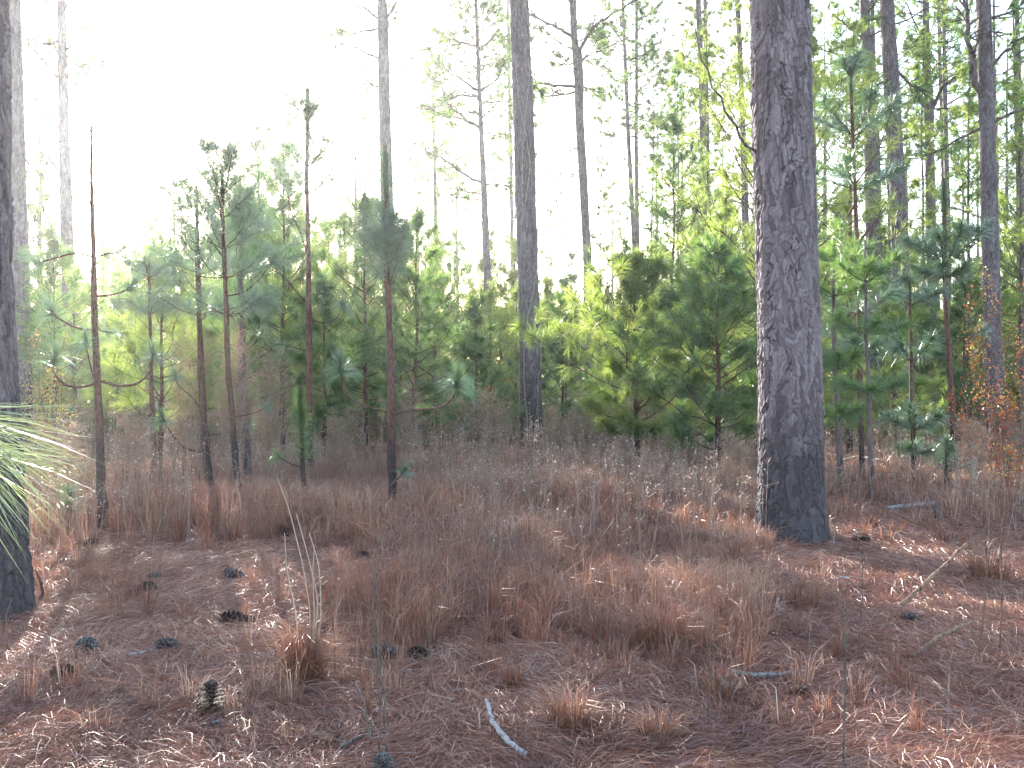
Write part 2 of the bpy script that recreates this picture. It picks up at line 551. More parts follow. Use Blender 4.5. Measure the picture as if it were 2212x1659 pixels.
def build_grass():
    mb = MB()
    for n, d0, d1, nb, w, hh in ((8200, 3.6, 9.5, 34, 0.0036, 0.29), (8200, 8.5, 17, 24, 0.0062, 0.38), (5000, 16, 34, 16, 0.012, 0.33)):
        x, y, px = sector_points(n, d0, d1, power=0.85)
        keep = RNG.random(n) < grass_density(px, y)
        x, y, px = x[keep], y[keep], px[keep]
        N = len(x)
        hc = hh * (0.3 + 1.3 * fbm(x / 1.6, y / 1.6, 3, 2) ** 1.3) * U(0.6, 1.3, N)
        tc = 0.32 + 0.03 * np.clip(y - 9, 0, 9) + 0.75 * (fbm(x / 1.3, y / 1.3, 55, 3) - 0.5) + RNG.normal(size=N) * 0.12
        rc = U(0.02, 0.07, N)
        rep = lambda a: np.repeat(a, nb)
        m = N * nb
        ang = U(0, 6.283, m); r = np.sqrt(RNG.random(m)) * rep(rc)
        bx, by = rep(x) + np.cos(ang) * r, rep(y) + np.sin(ang) * r
        h = rep(hc) * U(0.35, 1.1, m)
        lean = np.abs(RNG.normal(size=m)) * 0.45 * h
        la = ang + RNG.normal(size=m) * 0.6
        p0 = np.stack([bx, by, H(bx, by) - 0.01], 1)
        p1 = p0 + np.stack([np.cos(la) * lean * 0.35, np.sin(la) * lean * 0.35, h * 0.6], 1)
        p2 = p0 + np.stack([np.cos(la) * lean * 1.2, np.sin(la) * lean * 1.2, h * U(0.55, 1.0, m)], 1)
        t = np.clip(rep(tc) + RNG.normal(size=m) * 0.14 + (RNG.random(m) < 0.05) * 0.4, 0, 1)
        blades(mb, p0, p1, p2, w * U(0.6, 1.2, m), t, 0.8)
    o = mb.build("dry_grass", M['grass'])
    tag(o, "dry russet grass standing knee high across the clearing", "grass", kind="stuff")


build_grass()


def build_weeds():
    """dry stalks with white seed fluff"""
    st, sd = MB(), MB()
    zones = [(950, 10.5, 19, 880, 1680), (420, 9, 19, 60, 420), (260, 12, 20, 420, 900), (240, 9, 22, 1780, 2260), (150, 7.5, 10.5, 900, 1660)]
    for n, d0, d1, a, b in zones:
        x, y, px = sector_points(n, d0, d1, a, b)
        keep = vnoise(x / 1.6, y / 1.6, 91) > 0.36
        x, y = x[keep], y[keep]; N = len(x)
        h = U(0.3, 0.95, N) * (0.55 + 0.9 * vnoise(x / 2.2, y / 2.2, 131))
        base = np.stack([x, y, H(x, y)], 1)
        top = base + np.stack([RNG.normal(size=N) * 0.08, RNG.normal(size=N) * 0.08, h], 1)
        mid = (base + top) / 2 + RNG.normal(size=(N, 3)) * 0.02
        w = 0.0016 + 0.00028 * y
        t = U(0.1, 0.7, N)
        sticks(st, base, mid, w, w * 0.8, t); sticks(st, mid, top, w * 0.8, w * 0.4, t)
        k = 9
        m = N * k
        f = U(0.5, 1.0, m)
        p = np.repeat(base, k, 0) + (np.repeat(top - base, k, 0)) * f[:, None]
        q = p + np.stack([RNG.normal(size=m) * 0.04, RNG.normal(size=m) * 0.04, U(0.01, 0.06, m)], 1)
        sticks(st, p, q, np.repeat(w, k) * 0.5, np.repeat(w, k) * 0.35, U(0.2, 0.8, m))
        keep = RNG.random(m) < 0.42
        q = q[keep]; m = len(q)
        s = np.repeat(w, k)[keep] * U(1.0, 2.1, m)
        for j in range(3):
            dirs = nrm(RNG.normal(size=(m, 3)))
            blades(sd, q - dirs * s[:, None], q, q + dirs * s[:, None], s * 1.2, U(0, 1, m), 1.0)
    o = st.build("weeds", M['weed']); tag(o, "thin dry weed stalks rising through the brown grass", "weeds", kind="stuff")
    o = sd.build("weed_seed_heads", M['seed']); tag(o, "white fluffy seed heads dotted over the dry weeds", "seed heads", kind="stuff")


build_weeds()


# ------------------------------------------------------------------ trunks with real bark relief
def worley(u, v, ncol, seed, jit=0.9):
    """cell noise periodic in u with ncol columns: F1, F2, cell random, local offset"""
    ui = np.floor(u).astype(np.int64); vi = np.floor(v).astype(np.int64)
    f1 = np.full(u.shape, 9.0); f2 = np.full(u.shape, 9.0)
    cid = np.zeros(u.shape); du = np.zeros(u.shape); dv = np.zeros(u.shape)
    for a in (-1, 0, 1):
        for b in (-1, 0, 1):
            cu, cv = ui + a, vi + b
            w = np.mod(cu, ncol)
            px = cu + 0.5 + (_hash(w, cv, seed) - 0.5) * jit
            py = cv + 0.5 + (_hash(w, cv, seed + 7) - 0.5) * jit
            x, y = u - px, v - py
            d = np.sqrt(x * x + y * y)
            c = _hash(w, cv, seed + 13)
            closer = d < f1
            f2 = np.where(closer, f1, np.minimum(f2, d))
            cid = np.where(closer, c, cid); du = np.where(closer, x, du); dv = np.where(closer, y, dv)
            f1 = np.where(closer, d, f1)
    return f1, f2, cid, du, dv


def sstep(a, b, x):
    t = np.clip((x - a) / (b - a), 0, 1)
    return t * t * (3 - 2 * t)


def bark_trunk(mb, zs, cx, cyy, rad, nu, step, amp, cellw, cellh, seed, flare=0.28, zfine=None):
    """trunk standing on z=0 (local); keys zs/cx/cy/rad; plates stand off the surface"""
    zs = np.asarray(zs, float)
    zfine = zs[-1] if zfine is None else zfine
    zz = np.concatenate([np.arange(-0.15, zfine, step), np.arange(zfine, zs[-1] + 0.01, max(step * 12, 0.15))])
    x0 = np.interp(zz, zs, cx); y0 = np.interp(zz, zs, cyy); r0 = np.interp(zz, zs, rad)
    k = np.ones(9) / 9
    if len(zz) > 40:
        pad = np.pad(x0, 4, mode='edge'); x0 = np.convolve(pad, k, 'valid')
    a = np.linspace(0, 2 * np.pi, nu, endpoint=False)
    A, ZZ = np.meshgrid(a, zz)
    R0 = r0[:, None] * np.ones_like(A)
    lobes = 0.5 + 0.5 * np.sin(A * 3 + seed) * np.sin(A * 2 + 1.3 * seed)
    R1 = R0 * (1 + flare * (0.55 + 0.9 * lobes) * np.exp(-np.clip(ZZ, 0, 9) / 0.28))
    R1 = R1 * (1 + 0.03 * np.sin(A * 2 + ZZ * 0.9 + seed) + 0.02 * np.sin(A * 5 - ZZ * 1.7))
    circ = 2 * np.pi * np.median(r0)
    ncol = max(5, int(round(circ / cellw)))
    nz1 = np.stack([vnoise(np.cos(A) * 3 + ZZ * 6, np.sin(A) * 3 + ZZ * 2.1, seed + 3), vnoise(np.cos(A) * 3 - ZZ * 3, np.sin(A) * 3 + ZZ * 7, seed + 4)])
    nz2 = np.stack([vnoise(np.cos(A) * 12 + ZZ * 25, np.sin(A) * 12 + ZZ * 9, seed + 5), vnoise(np.cos(A) * 12 - ZZ * 20, np.sin(A) * 12 + ZZ * 30, seed + 6)])
    u = A / (2 * np.pi) * ncol + (nz1[0] - 0.5) * 1.3 + (nz2[0] - 0.5) * 0.3
    v = ZZ / cellh + (nz1[1] - 0.5) * 1.8 + (nz2[1] - 0.5) * 0.25
    f1, f2, cid, du, dv = worley(u, v, ncol, seed)
    edge = sstep(0.02, 0.13, f2 - f1)
    vertical = np.abs(du) / (np.abs(du) + np.abs(dv) + 1e-6)
    # smaller flakes inside each plate
    g1, g2, gid, gu, gv = worley(u * 2.3 + 5 + (nz2[1] - .5) * 0.5, v * 1.9 + (nz2[0] - .5) * 0.4, int(round(ncol * 2.3)), seed + 31)
    fl = sstep(0.01, 0.09, g2 - g1)
    fl = fl * sstep(-0.02, 0.06, 0.5 - gv + 0.3 * nz2[0]) 
    h = edge * (0.35 + 0.45 * cid) + (1 - edge) * 0.35 * (1 - vertical) + fl * (0.15 + 0.5 * gid) - gv * fl * 0.35 - dv * edge * 0.25
    vert = sstep(0.35, 0.65, vnoise(np.cos(A) * ncol / 5 + 3, np.sin(A) * ncol / 5 + ZZ * 0.7, seed + 50))
    h = h * (0.65 + 0.5 * vert) + 0.25 * nz2[0]
    Rr = R1 + amp * (h - 0.8)
    px = x0[:, None] + Rr * np.cos(A); py = y0[:, None] + Rr * np.sin(A)
    n, m = A.shape
    i = np.arange(n - 1)[:, None] * m; j = np.arange(m)[None]; jn = (j + 1) % m
    q = np.stack([i + j, i + jn, i + m + jn, i + m + j], -1).reshape(-1, 4)
    tint = np.clip(0.05 + 0.4 * cid + 0.5 * gid, 0, 1)
    lonely = sstep(0.30, 0.62, vnoise(np.cos(A) * 4 + 9, np.sin(A) * 4 + ZZ * 2.3, seed + 61))
    crack = (1 - edge) * (0.25 + 0.75 * vertical) * (0.45 + 0.55 * lonely) + (1 - fl) * edge * 0.75 * (0.3 + 0.7 * lonely)
    mb.add(np.stack([px, py, ZZ], -1), None, q, tint.ravel(), crack.ravel())


# ------------------------------------------------------------------ branches and foliage
def wobble(a, b, n, amp, lift=0.0):
    t = np.linspace(0, 1, n)[:, None]
    p = a + (b - a) * t
    L = np.linalg.norm(b - a)
    j = RNG.normal(size=(n, 3)) * amp * L; j[0] = 0
    j = np.cumsum(j, 0) * 0.6
    p = p + j
    p[:, 2] += lift * L * (t[:, 0] ** 2)
    return p


def grow(wood, start, az, el, length, r, ntw, twl, curve=0.25, bare=0.35, sub=2, k=5, wtint=0.5):
    """one limb with side twigs; returns foliage points and directions"""
    d = np.array([math.cos(az) * math.cos(el), math.sin(az) * math.cos(el), math.sin(el)])
    path = wobble(start, start + d * length, 7, 0.035, curve)
    if r > 0.004:
        tube(wood, path, np.linspace(r, r * 0.3, 7), k, wtint, cap=False)
    else:
        sticks(wood, path[:-1], path[1:], np.linspace(r, r * .4, 6), np.linspace(r * .9, r * .3, 6), wtint)
    C, D = [path[-1]], [path[-1] - path[-2]]
    if ntw > 0:
        f = np.sort(U(bare, 0.97, ntw))
        ii = f * 6; i0 = np.minimum(ii.astype(int), 5)
        P = path[i0] + (path[i0 + 1] - path[i0]) * (ii - i0)[:, None]
        Tn = nrm(path[i0 + 1] - path[i0])
        side = nrm(np.cross(Tn, np.array([0, 0, 1.0])) * np.where(RNG.random(ntw) < 0.5, 1, -1)[:, None] + RNG.normal(size=(ntw, 3)) * 0.35)
        td = nrm(Tn * 0.75 + side * 0.8 + np.array([0, 0, 0.25]))
        tl = twl * (1.15 - 0.6 * f) * U(0.6, 1.2, ntw)
        E = P + td * tl[:, None]
        sticks(wood, P, E, r * 0.35, r * 0.2, wtint)
        C += list(E); D += list(td)
        for s in range(sub):
            g = U(0.35, 0.9, ntw)
            Q = P + td * (tl * g)[:, None]
            sd = nrm(td + RNG.normal(size=(ntw, 3)) * 0.6 + np.array([0, 0, 0.2]))
            E2 = Q + sd * (tl * U(0.25, 0.5, ntw))[:, None]
            sticks(wood, Q, E2, r * 0.25, r * 0.15, wtint)
            C += list(E2); D += list(sd)
    return C, D


def young_pine(height, spread, whorls, nn, L, w, seed_r, bare=0.1, seg=1, ntw=5, el0=0.15, el1=0.95, per=5, dead=0, cand=True):
    """trunk + limbs mesh data, crown mesh data, standing on the origin"""
    wood, crown = MB(), MB()
    zt = np.linspace(-0.1, height, 14)
    lx = np.cumsum(RNG.normal(size=14)) * 0.012 * height / 6; lx[0:2] = 0
    ly = np.cumsum(RNG.normal(size=14)) * 0.012 * height / 6; ly[0:2] = 0
    rr = seed_r * (1 - 0.88 * np.clip(zt / height, 0, 1))
    tube(wood, np.stack([lx, ly, zt], 1), rr, 8, 0.5)
    C, D = [], []
    for i in range(whorls):
        f = (i + 0.5) / whorls
        z = height * (bare + (0.97 - bare) * f)
        n = per + int(RNG.integers(-1, 2))
        a0 = U(0, 6.28)
        env = spread * (1 - f) ** 0.6 * (0.72 + 0.28 * math.sin(f * 3.1)) * (0.8 + 0.2 * math.sin(i * 2.4 + a0)) + 0.08 * spread
        if f > 0.8: n = max(3, n - 1)
        for k in range(n):
            zz = z + U(-0.04, 0.04) * height
            st = np.array([np.interp(zz, zt, lx), np.interp(zz, zt, ly), zz])
            ln = env * (U(0.75, 1.2) if RNG.random() < 0.75 else U(0.3, 0.6))
            el = el0 + (el1 - el0) * f + U(-0.15, 0.15)
            c, d = grow(wood, st, a0 + k * 6.283 / n + U(-0.3, 0.3), el, ln, max(0.004, seed_r * 0.28 * (1 - f * 0.6)), int(round(ntw * (1 - 0.5 * f))), ln * 0.38, 0.22, 0.3 if f > 0.3 else 0.45)
            C += c; D += d
    C = np.array(C); D = nrm(np.array(D))
    needles(crown, C, D, nn, L * 1.2, w, (0.15, 1.2), 0.14, 0.9, seg)
    if cand:
        top = np.array([lx[-1], ly[-1], height])
        needles(crown, np.array([top - [0, 0, L * 0.5 * k] for k in range(4)]), np.array([[0, 0, 1.0]] * 4), nn, L * 0.9, w, (0.05, 0.7), 0.02, 0.8, seg)
    return wood, crown


def tall_crown(wood, crown, tx, ty, z0, z1, nb, lmax, nn, L, w, rb, ntw=7, azs=None):
    C, D = [], []
    for i in range(nb):
        f = (i + U(0, 1)) / nb
        z = z0 + (z1 - z0) * f
        az = U(0, 6.28) if azs is None else azs[i % len(azs)] + U(-0.3, 0.3)
        ln = lmax * (0.55 + 0.6 * math.sin(min(1, f * 1.15 + 0.15) * 3.0)) * U(0.6, 1.1)
        el = -0.05 + 0.9 * f + U(-0.2, 0.25)
        c, d = grow(wood, np.array([tx(z), ty(z), z]), az, el, ln, rb * (1.1 - 0.6 * f), ntw, ln * 0.3, 0.15, 0.4, 3)
        C += c; D += d
    needles(crown, np.array(C), np.array(D), nn, L, w, (0.1, 1.3), 0.12, 0.6, 1)


# ------------------------------------------------------------------ tall pines with the photo's trunks
def tall_pine(label, d, keys, height=21.0, bark='bark', nu=90, step=0.03, amp=0.012, cell=(0.05, 0.14), seed=1,
              crown_z=11.0, nb=26, lmax=2.6, limbs=(), stubs=(), name="pine_tree", mat_n='ndl', group=None, flare=0.22,
              by=None, nn=16, ndl=(0.22, None)):
    """keys: (py, px, width in px) of the trunk in the photo's view at depth d, top to bottom"""
    base_px = keys[-1][1]
    bx = X(base_px, d); bz = float(H(bx, d))
    root = link_empty(name, (bx, d, bz), label, "pine tree", group)
    ks = sorted([(Z(py, d) - bz, X(px, d) - bx, w * d / F / 2) for py, px, w in keys])
    zs = [k[0] for k in ks]; xs = [k[1] for k in ks]; rs = [k[2] for k in ks]
    if zs[0] > 0:
        zs.insert(0, 0.0); xs.insert(0, xs[0]); rs.insert(0, rs[0] * 1.02)
    slope = (xs[-1] - xs[0]) / max(0.5, zs[-1] - zs[0]) * 0.5
    rate = rs[-1]
    ztop = zs[-1]; xt = xs[-1]
    for k in (0.35, 0.7, 1.0):
        if height > ztop + 1:
            zs.append(ztop + (height - ztop) * k); xs.append(xt + slope * (height - ztop) * k + 0.0); rs.append(rate * (1 - 0.93 * k ** 1.3))
    tr = MB(); cr = MB(); limb = MB()
    ys = np.zeros(len(zs))
    bark_trunk(tr, zs, xs, ys, rs, nu, step, amp, cell[0], cell[1], seed, flare, zfine=min(height - 0.5, Z(-60, d)))
    tr.build("trunk", M[bark], root, smooth=True)
    tx = lambda z: float(np.interp(z, zs, xs)); ty = lambda z: 0.0
    w = ndl[1] or 0.005 + d * 0.00038
    C, D = [], []
    for lb in limbs:
        pts, r0, leafy_, ntw = lb[0], lb[1], lb[2], lb[3]
        dz = U(-0.5, 0.5)
        P = []
        for i, (px, py) in enumerate(pts):
            dd = d + dz * i / max(1, len(pts) - 1) * 1.6
            P.append([X(px, dd) - bx, dd - d, Z(py, dd) - bz])
        P = np.array(P)
        # resample
        t = np.linspace(0, len(P) - 1, 4 * (len(P) - 1) + 1)
        Q = np.stack([np.interp(t, np.arange(len(P)), P[:, k]) for k in range(3)], 1)
        Ln = np.linalg.norm(P[-1] - P[0])
        Q[1:] += RNG.normal(size=(len(Q) - 1, 3)) * 0.012 * Ln
        crown_wood = limb; limb = MB()
        r0 *= 1.35
        tube(limb, Q, np.linspace(r0, r0 * 0.3, len(Q)), 6, 0.5)
        for j in range(int(ntw * 1.6)):
            f = U(0.35, 1.0); i0 = min(int(f * (len(Q) - 1)), len(Q) - 2)
            dr = nrm(nrm(Q[i0 + 1] - Q[i0]) * 0.7 + RNG.normal(size=3) * 0.6 + np.array([0, 0, 0.15]))
            ln = Ln * U(0.12, 0.3)
            E = Q[i0] + dr * ln
            Mid = (Q[i0] + E) / 2 + RNG.normal(size=3) * 0.06 * ln
            sticks(limb, np.array([Q[i0], Mid]), np.array([Mid, E]), r0 * 0.28, r0 * 0.18)
            for g in range(2):
                a = Mid + (E - Mid) * U(0, 0.8); e2 = a + nrm(dr + RNG.normal(size=3) * 0.7) * ln * 0.4
                sticks(limb, a[None], e2[None], r0 * 0.2, r0 * 0.12)
                if leafy_ > RNG.random(): C.append(e2); D.append(e2 - a)
            if leafy_ > RNG.random(): C.append(E); D.append(dr)
        limb.build('branch', M['bark_far'], root); limb = crown_wood
    if C:
        needles(cr, np.array(C), np.array(D), nn, ndl[0], w, (0.1, 1.3), 0.15, 0.7, 1)
    tall_crown(limb, cr, tx, ty, crown_z, height - 0.3, int(nb * 1.4), lmax, nn, ndl[0], w, 0.035)
    limb.build("branches", M['bark_far'], root)
    cr.build("crown", M[mat_n], root)
    return root


# big scaly trunk in front
tall_pine("thickest pine trunk with scaly purplish grey bark, standing nearest in the clearing", 9.35,
          [(-120, 1680, 116), (0, 1683, 118), (400, 1694, 124), (800, 1706, 134), (1000, 1709, 136), (1165, 1712, 138)],
          bark='bark_big', nu=420, step=0.007, amp=0.018, cell=(0.07, 0.22), seed=4, crown_z=12, nb=20, flare=0.17,
          limbs=[([(1640, 345), (1590, 275), (1540, 190), (1500, 60)], 0.012, 0.0, 0)])
# dark trunk cut by the frame edge
tall_pine("dark furrowed pine trunk half cut off by the photo's edge, behind the nearest needle spray", 6.2,
          [(-120, -60, 126), (0, -57, 128), (267, -54, 134), (550, -50, 138), (786, -43, 140), (1053, -30, 144), (1306, -13, 150), (1340, -11, 152)],
          bark='bark', nu=260, step=0.009, amp=0.024, cell=(0.05, 0.30), seed=9, crown_z=12, nb=18, flare=0.04)
# second grey trunk behind it
tall_pine("pale grey mature trunk just behind the dark trunk at the photo's edge", 23.5,
          [(-60, 27, 30), (0, 30, 30), (300, 37, 32), (600, 46, 35), (900, 50, 37), (960, 50, 38)], seed=12, step=0.03, nu=90,
          limbs=[([(60, 560), (110, 545), (150, 520)], 0.03, 0.6, 5), ([(45, 330), (70, 360), (110, 390)], 0.02, 0.3, 3)])
tall_pine("pale bare trunk with many dead side limbs, beside the sun glare", 31,
          [(-60, 133, 15), (0, 134, 16), (300, 140, 22), (600, 148, 27), (960, 152, 30)], seed=14, step=0.04, nu=60,
          limbs=[([(137, 180), (110, 150), (75, 110), (50, 90)], 0.03, 0.5, 8), ([(138, 290), (110, 250), (85, 225), (70, 210)], 0.03, 0.1, 6),
                 ([(139, 310), (110, 300), (75, 285)], 0.02, 0.1, 4), ([(140, 380), (110, 350), (85, 320), (62, 300)], 0.03, 0.1, 5),
                 ([(141, 400), (110, 370), (75, 350), (60, 340)], 0.02, 0.1, 5), ([(143, 530), (115, 500), (90, 440), (80, 400)], 0.03, 0.7, 8),
                 ([(144, 600), (110, 580), (70, 520), (58, 470)], 0.03, 0.4, 6), ([(137, 120), (160, 90), (175, 60), (185, 20)], 0.03, 0.9, 10),
                 ([(138, 180), (170, 140), (185, 150)], 0.02, 0.8, 8), ([(140, 330), (165, 270), (170, 240)], 0.02, 0.2, 4),
                 ([(139, 200), (120, 100), (105, 50), (90, 0)], 0.025, 0.2, 6)])
tall_pine("straight pale trunk rising behind the sapling with two curved arms", 27,
          [(-60, 824, 16), (0, 825, 17), (40, 827, 22), (300, 833, 27), (600, 840, 28), (950, 846, 30)], seed=16, step=0.035, nu=64,
          limbs=[([(826, 50), (790, 20), (740, 5), (700, 0)], 0.03, 0.15, 6), ([(829, 50), (850, 20), (868, -10)], 0.045, 0.3, 3),
                 ([(830, 130), (790, 115), (750, 95), (690, 92)], 0.028, 0.3, 7), ([(833, 165), (870, 135), (910, 110), (950, 100)], 0.02, 0.6, 9),
                 ([(832, 195), (800, 183), (760, 180), (735, 183)], 0.022, 0.1, 5), ([(835, 205), (880, 225), (950, 245), (985, 260)], 0.02, 0.8, 8),
                 ([(833, 225), (800, 240), (785, 275)], 0.012, 0.0, 3)])
tall_pine("tall grey trunk wrapped in thin vines, mid clearing", 21.5,
          [(-60, 1117, 38), (0, 1121, 40), (200, 1129, 42), (500, 1138, 43), (700, 1144, 44), (900, 1148, 45), (975, 1150, 47)],
          seed=21, step=0.018, nu=150, amp=0.015, cell=(0.04, 0.16), limbs=[([(1135, 180), (1160, 190), (1172, 200)], 0.02, 0.8, 5)])
tall_pine("slender pale trunk with a forked top, standing against open sky", 40,
          [(-60, 1233, 15), (0, 1237, 15), (80, 1240, 15), (160, 1250, 22), (260, 1252, 18), (540, 1268, 19), (930, 1275, 21)], seed=23, step=0.06, nu=40,
          height=22, crown_z=13,
          limbs=[([(1250, 150), (1255, 110), (1280, 60), (1340, 20), (1380, 0)], 0.07, 0.5, 14), ([(1238, 80), (1205, 60), (1160, 40), (1140, 32)], 0.06, 0.6, 12),
                 ([(1245, 190), (1200, 185), (1150, 178), (1125, 180)], 0.05, 0.8, 12), ([(1252, 185), (1290, 200), (1340, 205)], 0.03, 0.7, 8),
                 ([(1245, 200), (1210, 205), (1175, 210)], 0.04, 0.8, 8), ([(1250, 130), (1300, 110), (1360, 80)], 0.03, 0.9, 12),
                 ([(1256, 310), (1240, 325), (1205, 342)], 0.03, 0.3, 6), ([(1258, 360), (1235, 380), (1228, 400)], 0.03, 0.2, 5)])
tall_pine("crooked open pine with drooping leafy limbs, beside the vine wrapped trunk", 44,
          [(-60, 1026, 7), (0, 1028, 8), (200, 1036, 9), (400, 1045, 13), (580, 1052, 16), (930, 1056, 18)], seed=25, step=0.07, nu=36, height=19, crown_z=12.5, nb=44, lmax=3.2,
          limbs=[([(1036, 200), (1000, 175), (960, 150), (935, 130)], 0.05, 0.9, 18), ([(1036, 200), (1075, 170), (1100, 120)], 0.05, 0.9, 16),
                 ([(1042, 285), (1000, 255), (960, 220), (945, 150)], 0.06, 0.9, 20), ([(1044, 398), (1000, 375), (950, 340), (910, 320)], 0.06, 0.9, 20),
                 ([(1044, 420), (1010, 415), (975, 405)], 0.04, 0.8, 10), ([(1044, 435), (1010, 430), (970, 420)], 0.04, 0.8, 8),
                 ([(1038, 210), (990, 205), (940, 235), (900, 235)], 0.05, 0.9, 18), ([(1044, 398), (1080, 400), (1115, 405)], 0.04, 0.8, 8),
                 ([(1030, 100), (990, 90), (950, 80)], 0.05, 0.9, 18), ([(1030, 110), (1070, 80), (1100, 90)], 0.05, 0.9, 18)])
tall_pine("thin distant trunk with a small leafy fork low on it, between two taller pines", 70,
          [(230, 937, 5), (400, 940, 8), (540, 943, 10), (900, 944, 11)], seed=27, step=0.2, nu=20, height=24, crown_z=14,
          limbs=[([(939, 380), (915, 370), (880, 350)], 0.05, 0.9, 10), ([(939, 390), (965, 370), (985, 350)], 0.05, 0.9, 10)])
tall_pine("faint thin trunk hung with small sprigs, close beside the vine wrapped trunk", 72,
          [(-60, 1096, 7), (0, 1097, 7), (500, 1106, 9), (920, 1110, 10)], seed=29, step=0.2, nu=20, height=30, crown_z=16, nb=30,
          limbs=[([(1100, 430), (1115, 425), (1125, 420)], 0.04, 1, 8), ([(1099, 350), (1085, 345), (1075, 340)], 0.04, 1, 8), ([(1100, 560), (1110, 550), (1118, 540)], 0.04, 1, 8)])
tall_pine("first of two slim trunks that converge towards the ground beyond the leafy young pine", 52,
          [(-60, 1342, 6), (100, 1349, 7), (300, 1357, 9), (560, 1372, 11), (920, 1374, 13)], seed=31, step=0.1, nu=26, height=24, crown_z=14, nb=34,
          limbs=[([(1350, 130), (1390, 120), (1430, 85)], 0.04, 0.9, 12), ([(1352, 170), (1310, 150), (1290, 130)], 0.04, 0.9, 10), ([(1352, 100), (1320, 60), (1290, 40)], 0.04, .9, 10)])
tall_pine("straighter of two slim trunks that meet above the leafy young pine", 54,
          [(-60, 1374, 6), (100, 1375, 7), (300, 1374, 8), (560, 1377, 10), (920, 1382, 12)], seed=33, step=0.1, nu=26, height=24, crown_z=14, nb=34,
          limbs=[([(1376, 170), (1410, 150), (1450, 110)], 0.04, 0.9, 12), ([(1376, 200), (1420, 160), (1480, 130)], 0.04, 0.9, 14), ([(1376, 260), (1410, 250), (1440, 255)], 0.03, .9, 8)])
tall_pine("slim grey trunk seen through yellow green foliage, beside its thinner twin", 48,
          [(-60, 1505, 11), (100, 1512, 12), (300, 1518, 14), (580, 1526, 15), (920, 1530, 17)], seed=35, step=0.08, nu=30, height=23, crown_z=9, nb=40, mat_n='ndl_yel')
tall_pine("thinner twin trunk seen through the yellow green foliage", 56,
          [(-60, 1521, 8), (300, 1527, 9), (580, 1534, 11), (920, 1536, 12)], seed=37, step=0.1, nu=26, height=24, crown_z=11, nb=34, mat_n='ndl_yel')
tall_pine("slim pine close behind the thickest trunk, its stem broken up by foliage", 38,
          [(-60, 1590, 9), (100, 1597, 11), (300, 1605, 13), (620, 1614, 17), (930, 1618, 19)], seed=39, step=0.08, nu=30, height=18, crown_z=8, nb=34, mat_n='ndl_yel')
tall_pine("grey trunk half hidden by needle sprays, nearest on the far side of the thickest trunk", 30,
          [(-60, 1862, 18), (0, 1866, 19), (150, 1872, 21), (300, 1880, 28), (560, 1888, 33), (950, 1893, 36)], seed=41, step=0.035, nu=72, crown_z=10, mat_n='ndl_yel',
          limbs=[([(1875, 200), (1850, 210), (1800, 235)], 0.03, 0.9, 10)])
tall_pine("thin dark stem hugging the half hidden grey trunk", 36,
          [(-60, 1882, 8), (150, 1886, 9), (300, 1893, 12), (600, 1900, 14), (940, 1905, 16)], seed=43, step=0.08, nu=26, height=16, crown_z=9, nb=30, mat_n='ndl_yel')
tall_pine("sturdy reddish edged trunk with a sunlit needle burst across it", 24,
          [(-60, 1907, 27), (0, 1914, 28), (200, 1925, 31), (400, 1938, 34), (560, 1945, 37), (960, 1948, 41)], seed=45, step=0.028, nu=90, amp=0.014,
          limbs=[([(1918, 35), (1890, 40), (1860, 48)], 0.03, 0.7, 6), ([(1925, 170), (1880, 190), (1820, 225)], 0.03, 0.9, 12), ([(1930, 150), (1975, 190), (2000, 205)], 0.03, 0.9, 10)])
tall_pine("slender trunk that splits into a V of upswept limbs", 38,
          [(-60, 1996, 12), (0, 1998, 14), (130, 2000, 15), (240, 2006, 20), (500, 2010, 21), (740, 2022, 24), (930, 2026, 25)], seed=47, step=0.05, nu=40, height=20,
          limbs=[([(2003, 240), (1975, 205), (1955, 170)], 0.05, 0.5, 6), ([(2009, 240), (2035, 190), (2080, 150), (2110, 140)], 0.06, 0.6, 8),
                 ([(2008, 225), (2018, 170), (2030, 130)], 0.04, 0.6, 6), ([(2012, 300), (2050, 260), (2115, 245), (2150, 235)], 0.04, 0.5, 6),
                 ([(2000, 110), (1980, 60), (1960, 20), (1945, -10)], 0.04, 0.6, 8), ([(2008, 330), (1985, 300), (1970, 290)], 0.03, 0.6, 5)])
tall_pine("thin reddish pole trunk, darker of a close pair", 50,
          [(-60, 2024, 7), (100, 2028, 7), (460, 2040, 10), (930, 2044, 12)], seed=49, step=0.1, nu=24, height=22, bark='bark', crown_z=12, nb=30)
tall_pine("brighter reddish pole trunk of a close pair", 46,
          [(-60, 2035, 7), (100, 2038, 8), (460, 2046, 12), (930, 2052, 14)], seed=51, step=0.1, nu=24, height=21, crown_z=12, nb=30,
          limbs=[([(2040, 60), (2060, 50), (2075, 35)], 0.04, 1.0, 10)])
tall_pine("stout brown trunk with a big rising side limb, near the red leaved shrub", 22.5,
          [(-60, 2119, 28), (0, 2123, 29), (200, 2129, 31), (500, 2138, 34), (800, 2147, 38), (960, 2151, 41)], seed=53, step=0.024, nu=110, amp=0.014,
          limbs=[([(2126, 230), (2110, 190), (2098, 130), (2088, 40), (2082, -20)], 0.075, 0.3, 8), ([(2132, 270), (2165, 255), (2212, 238), (2260, 225)], 0.035, 0.7, 10),
                 ([(2130, 160), (2160, 120), (2205, 85), (2240, 70)], 0.035, 0.8, 12), ([(2128, 45), (2170, 30), (2230, 10)], 0.03, 0.7, 8),
                 ([(2130, 275), (2070, 300), (2010, 335)], 0.03, 0.6, 8)])
tall_pine("short bright barked trunk glimpsed at the photo's edge past the stout brown trunk", 34,
          [(-60, 2190, 12), (400, 2203, 17), (560, 2206, 19), (940, 2210, 21)], seed=55, step=0.06, nu=40, height=19)
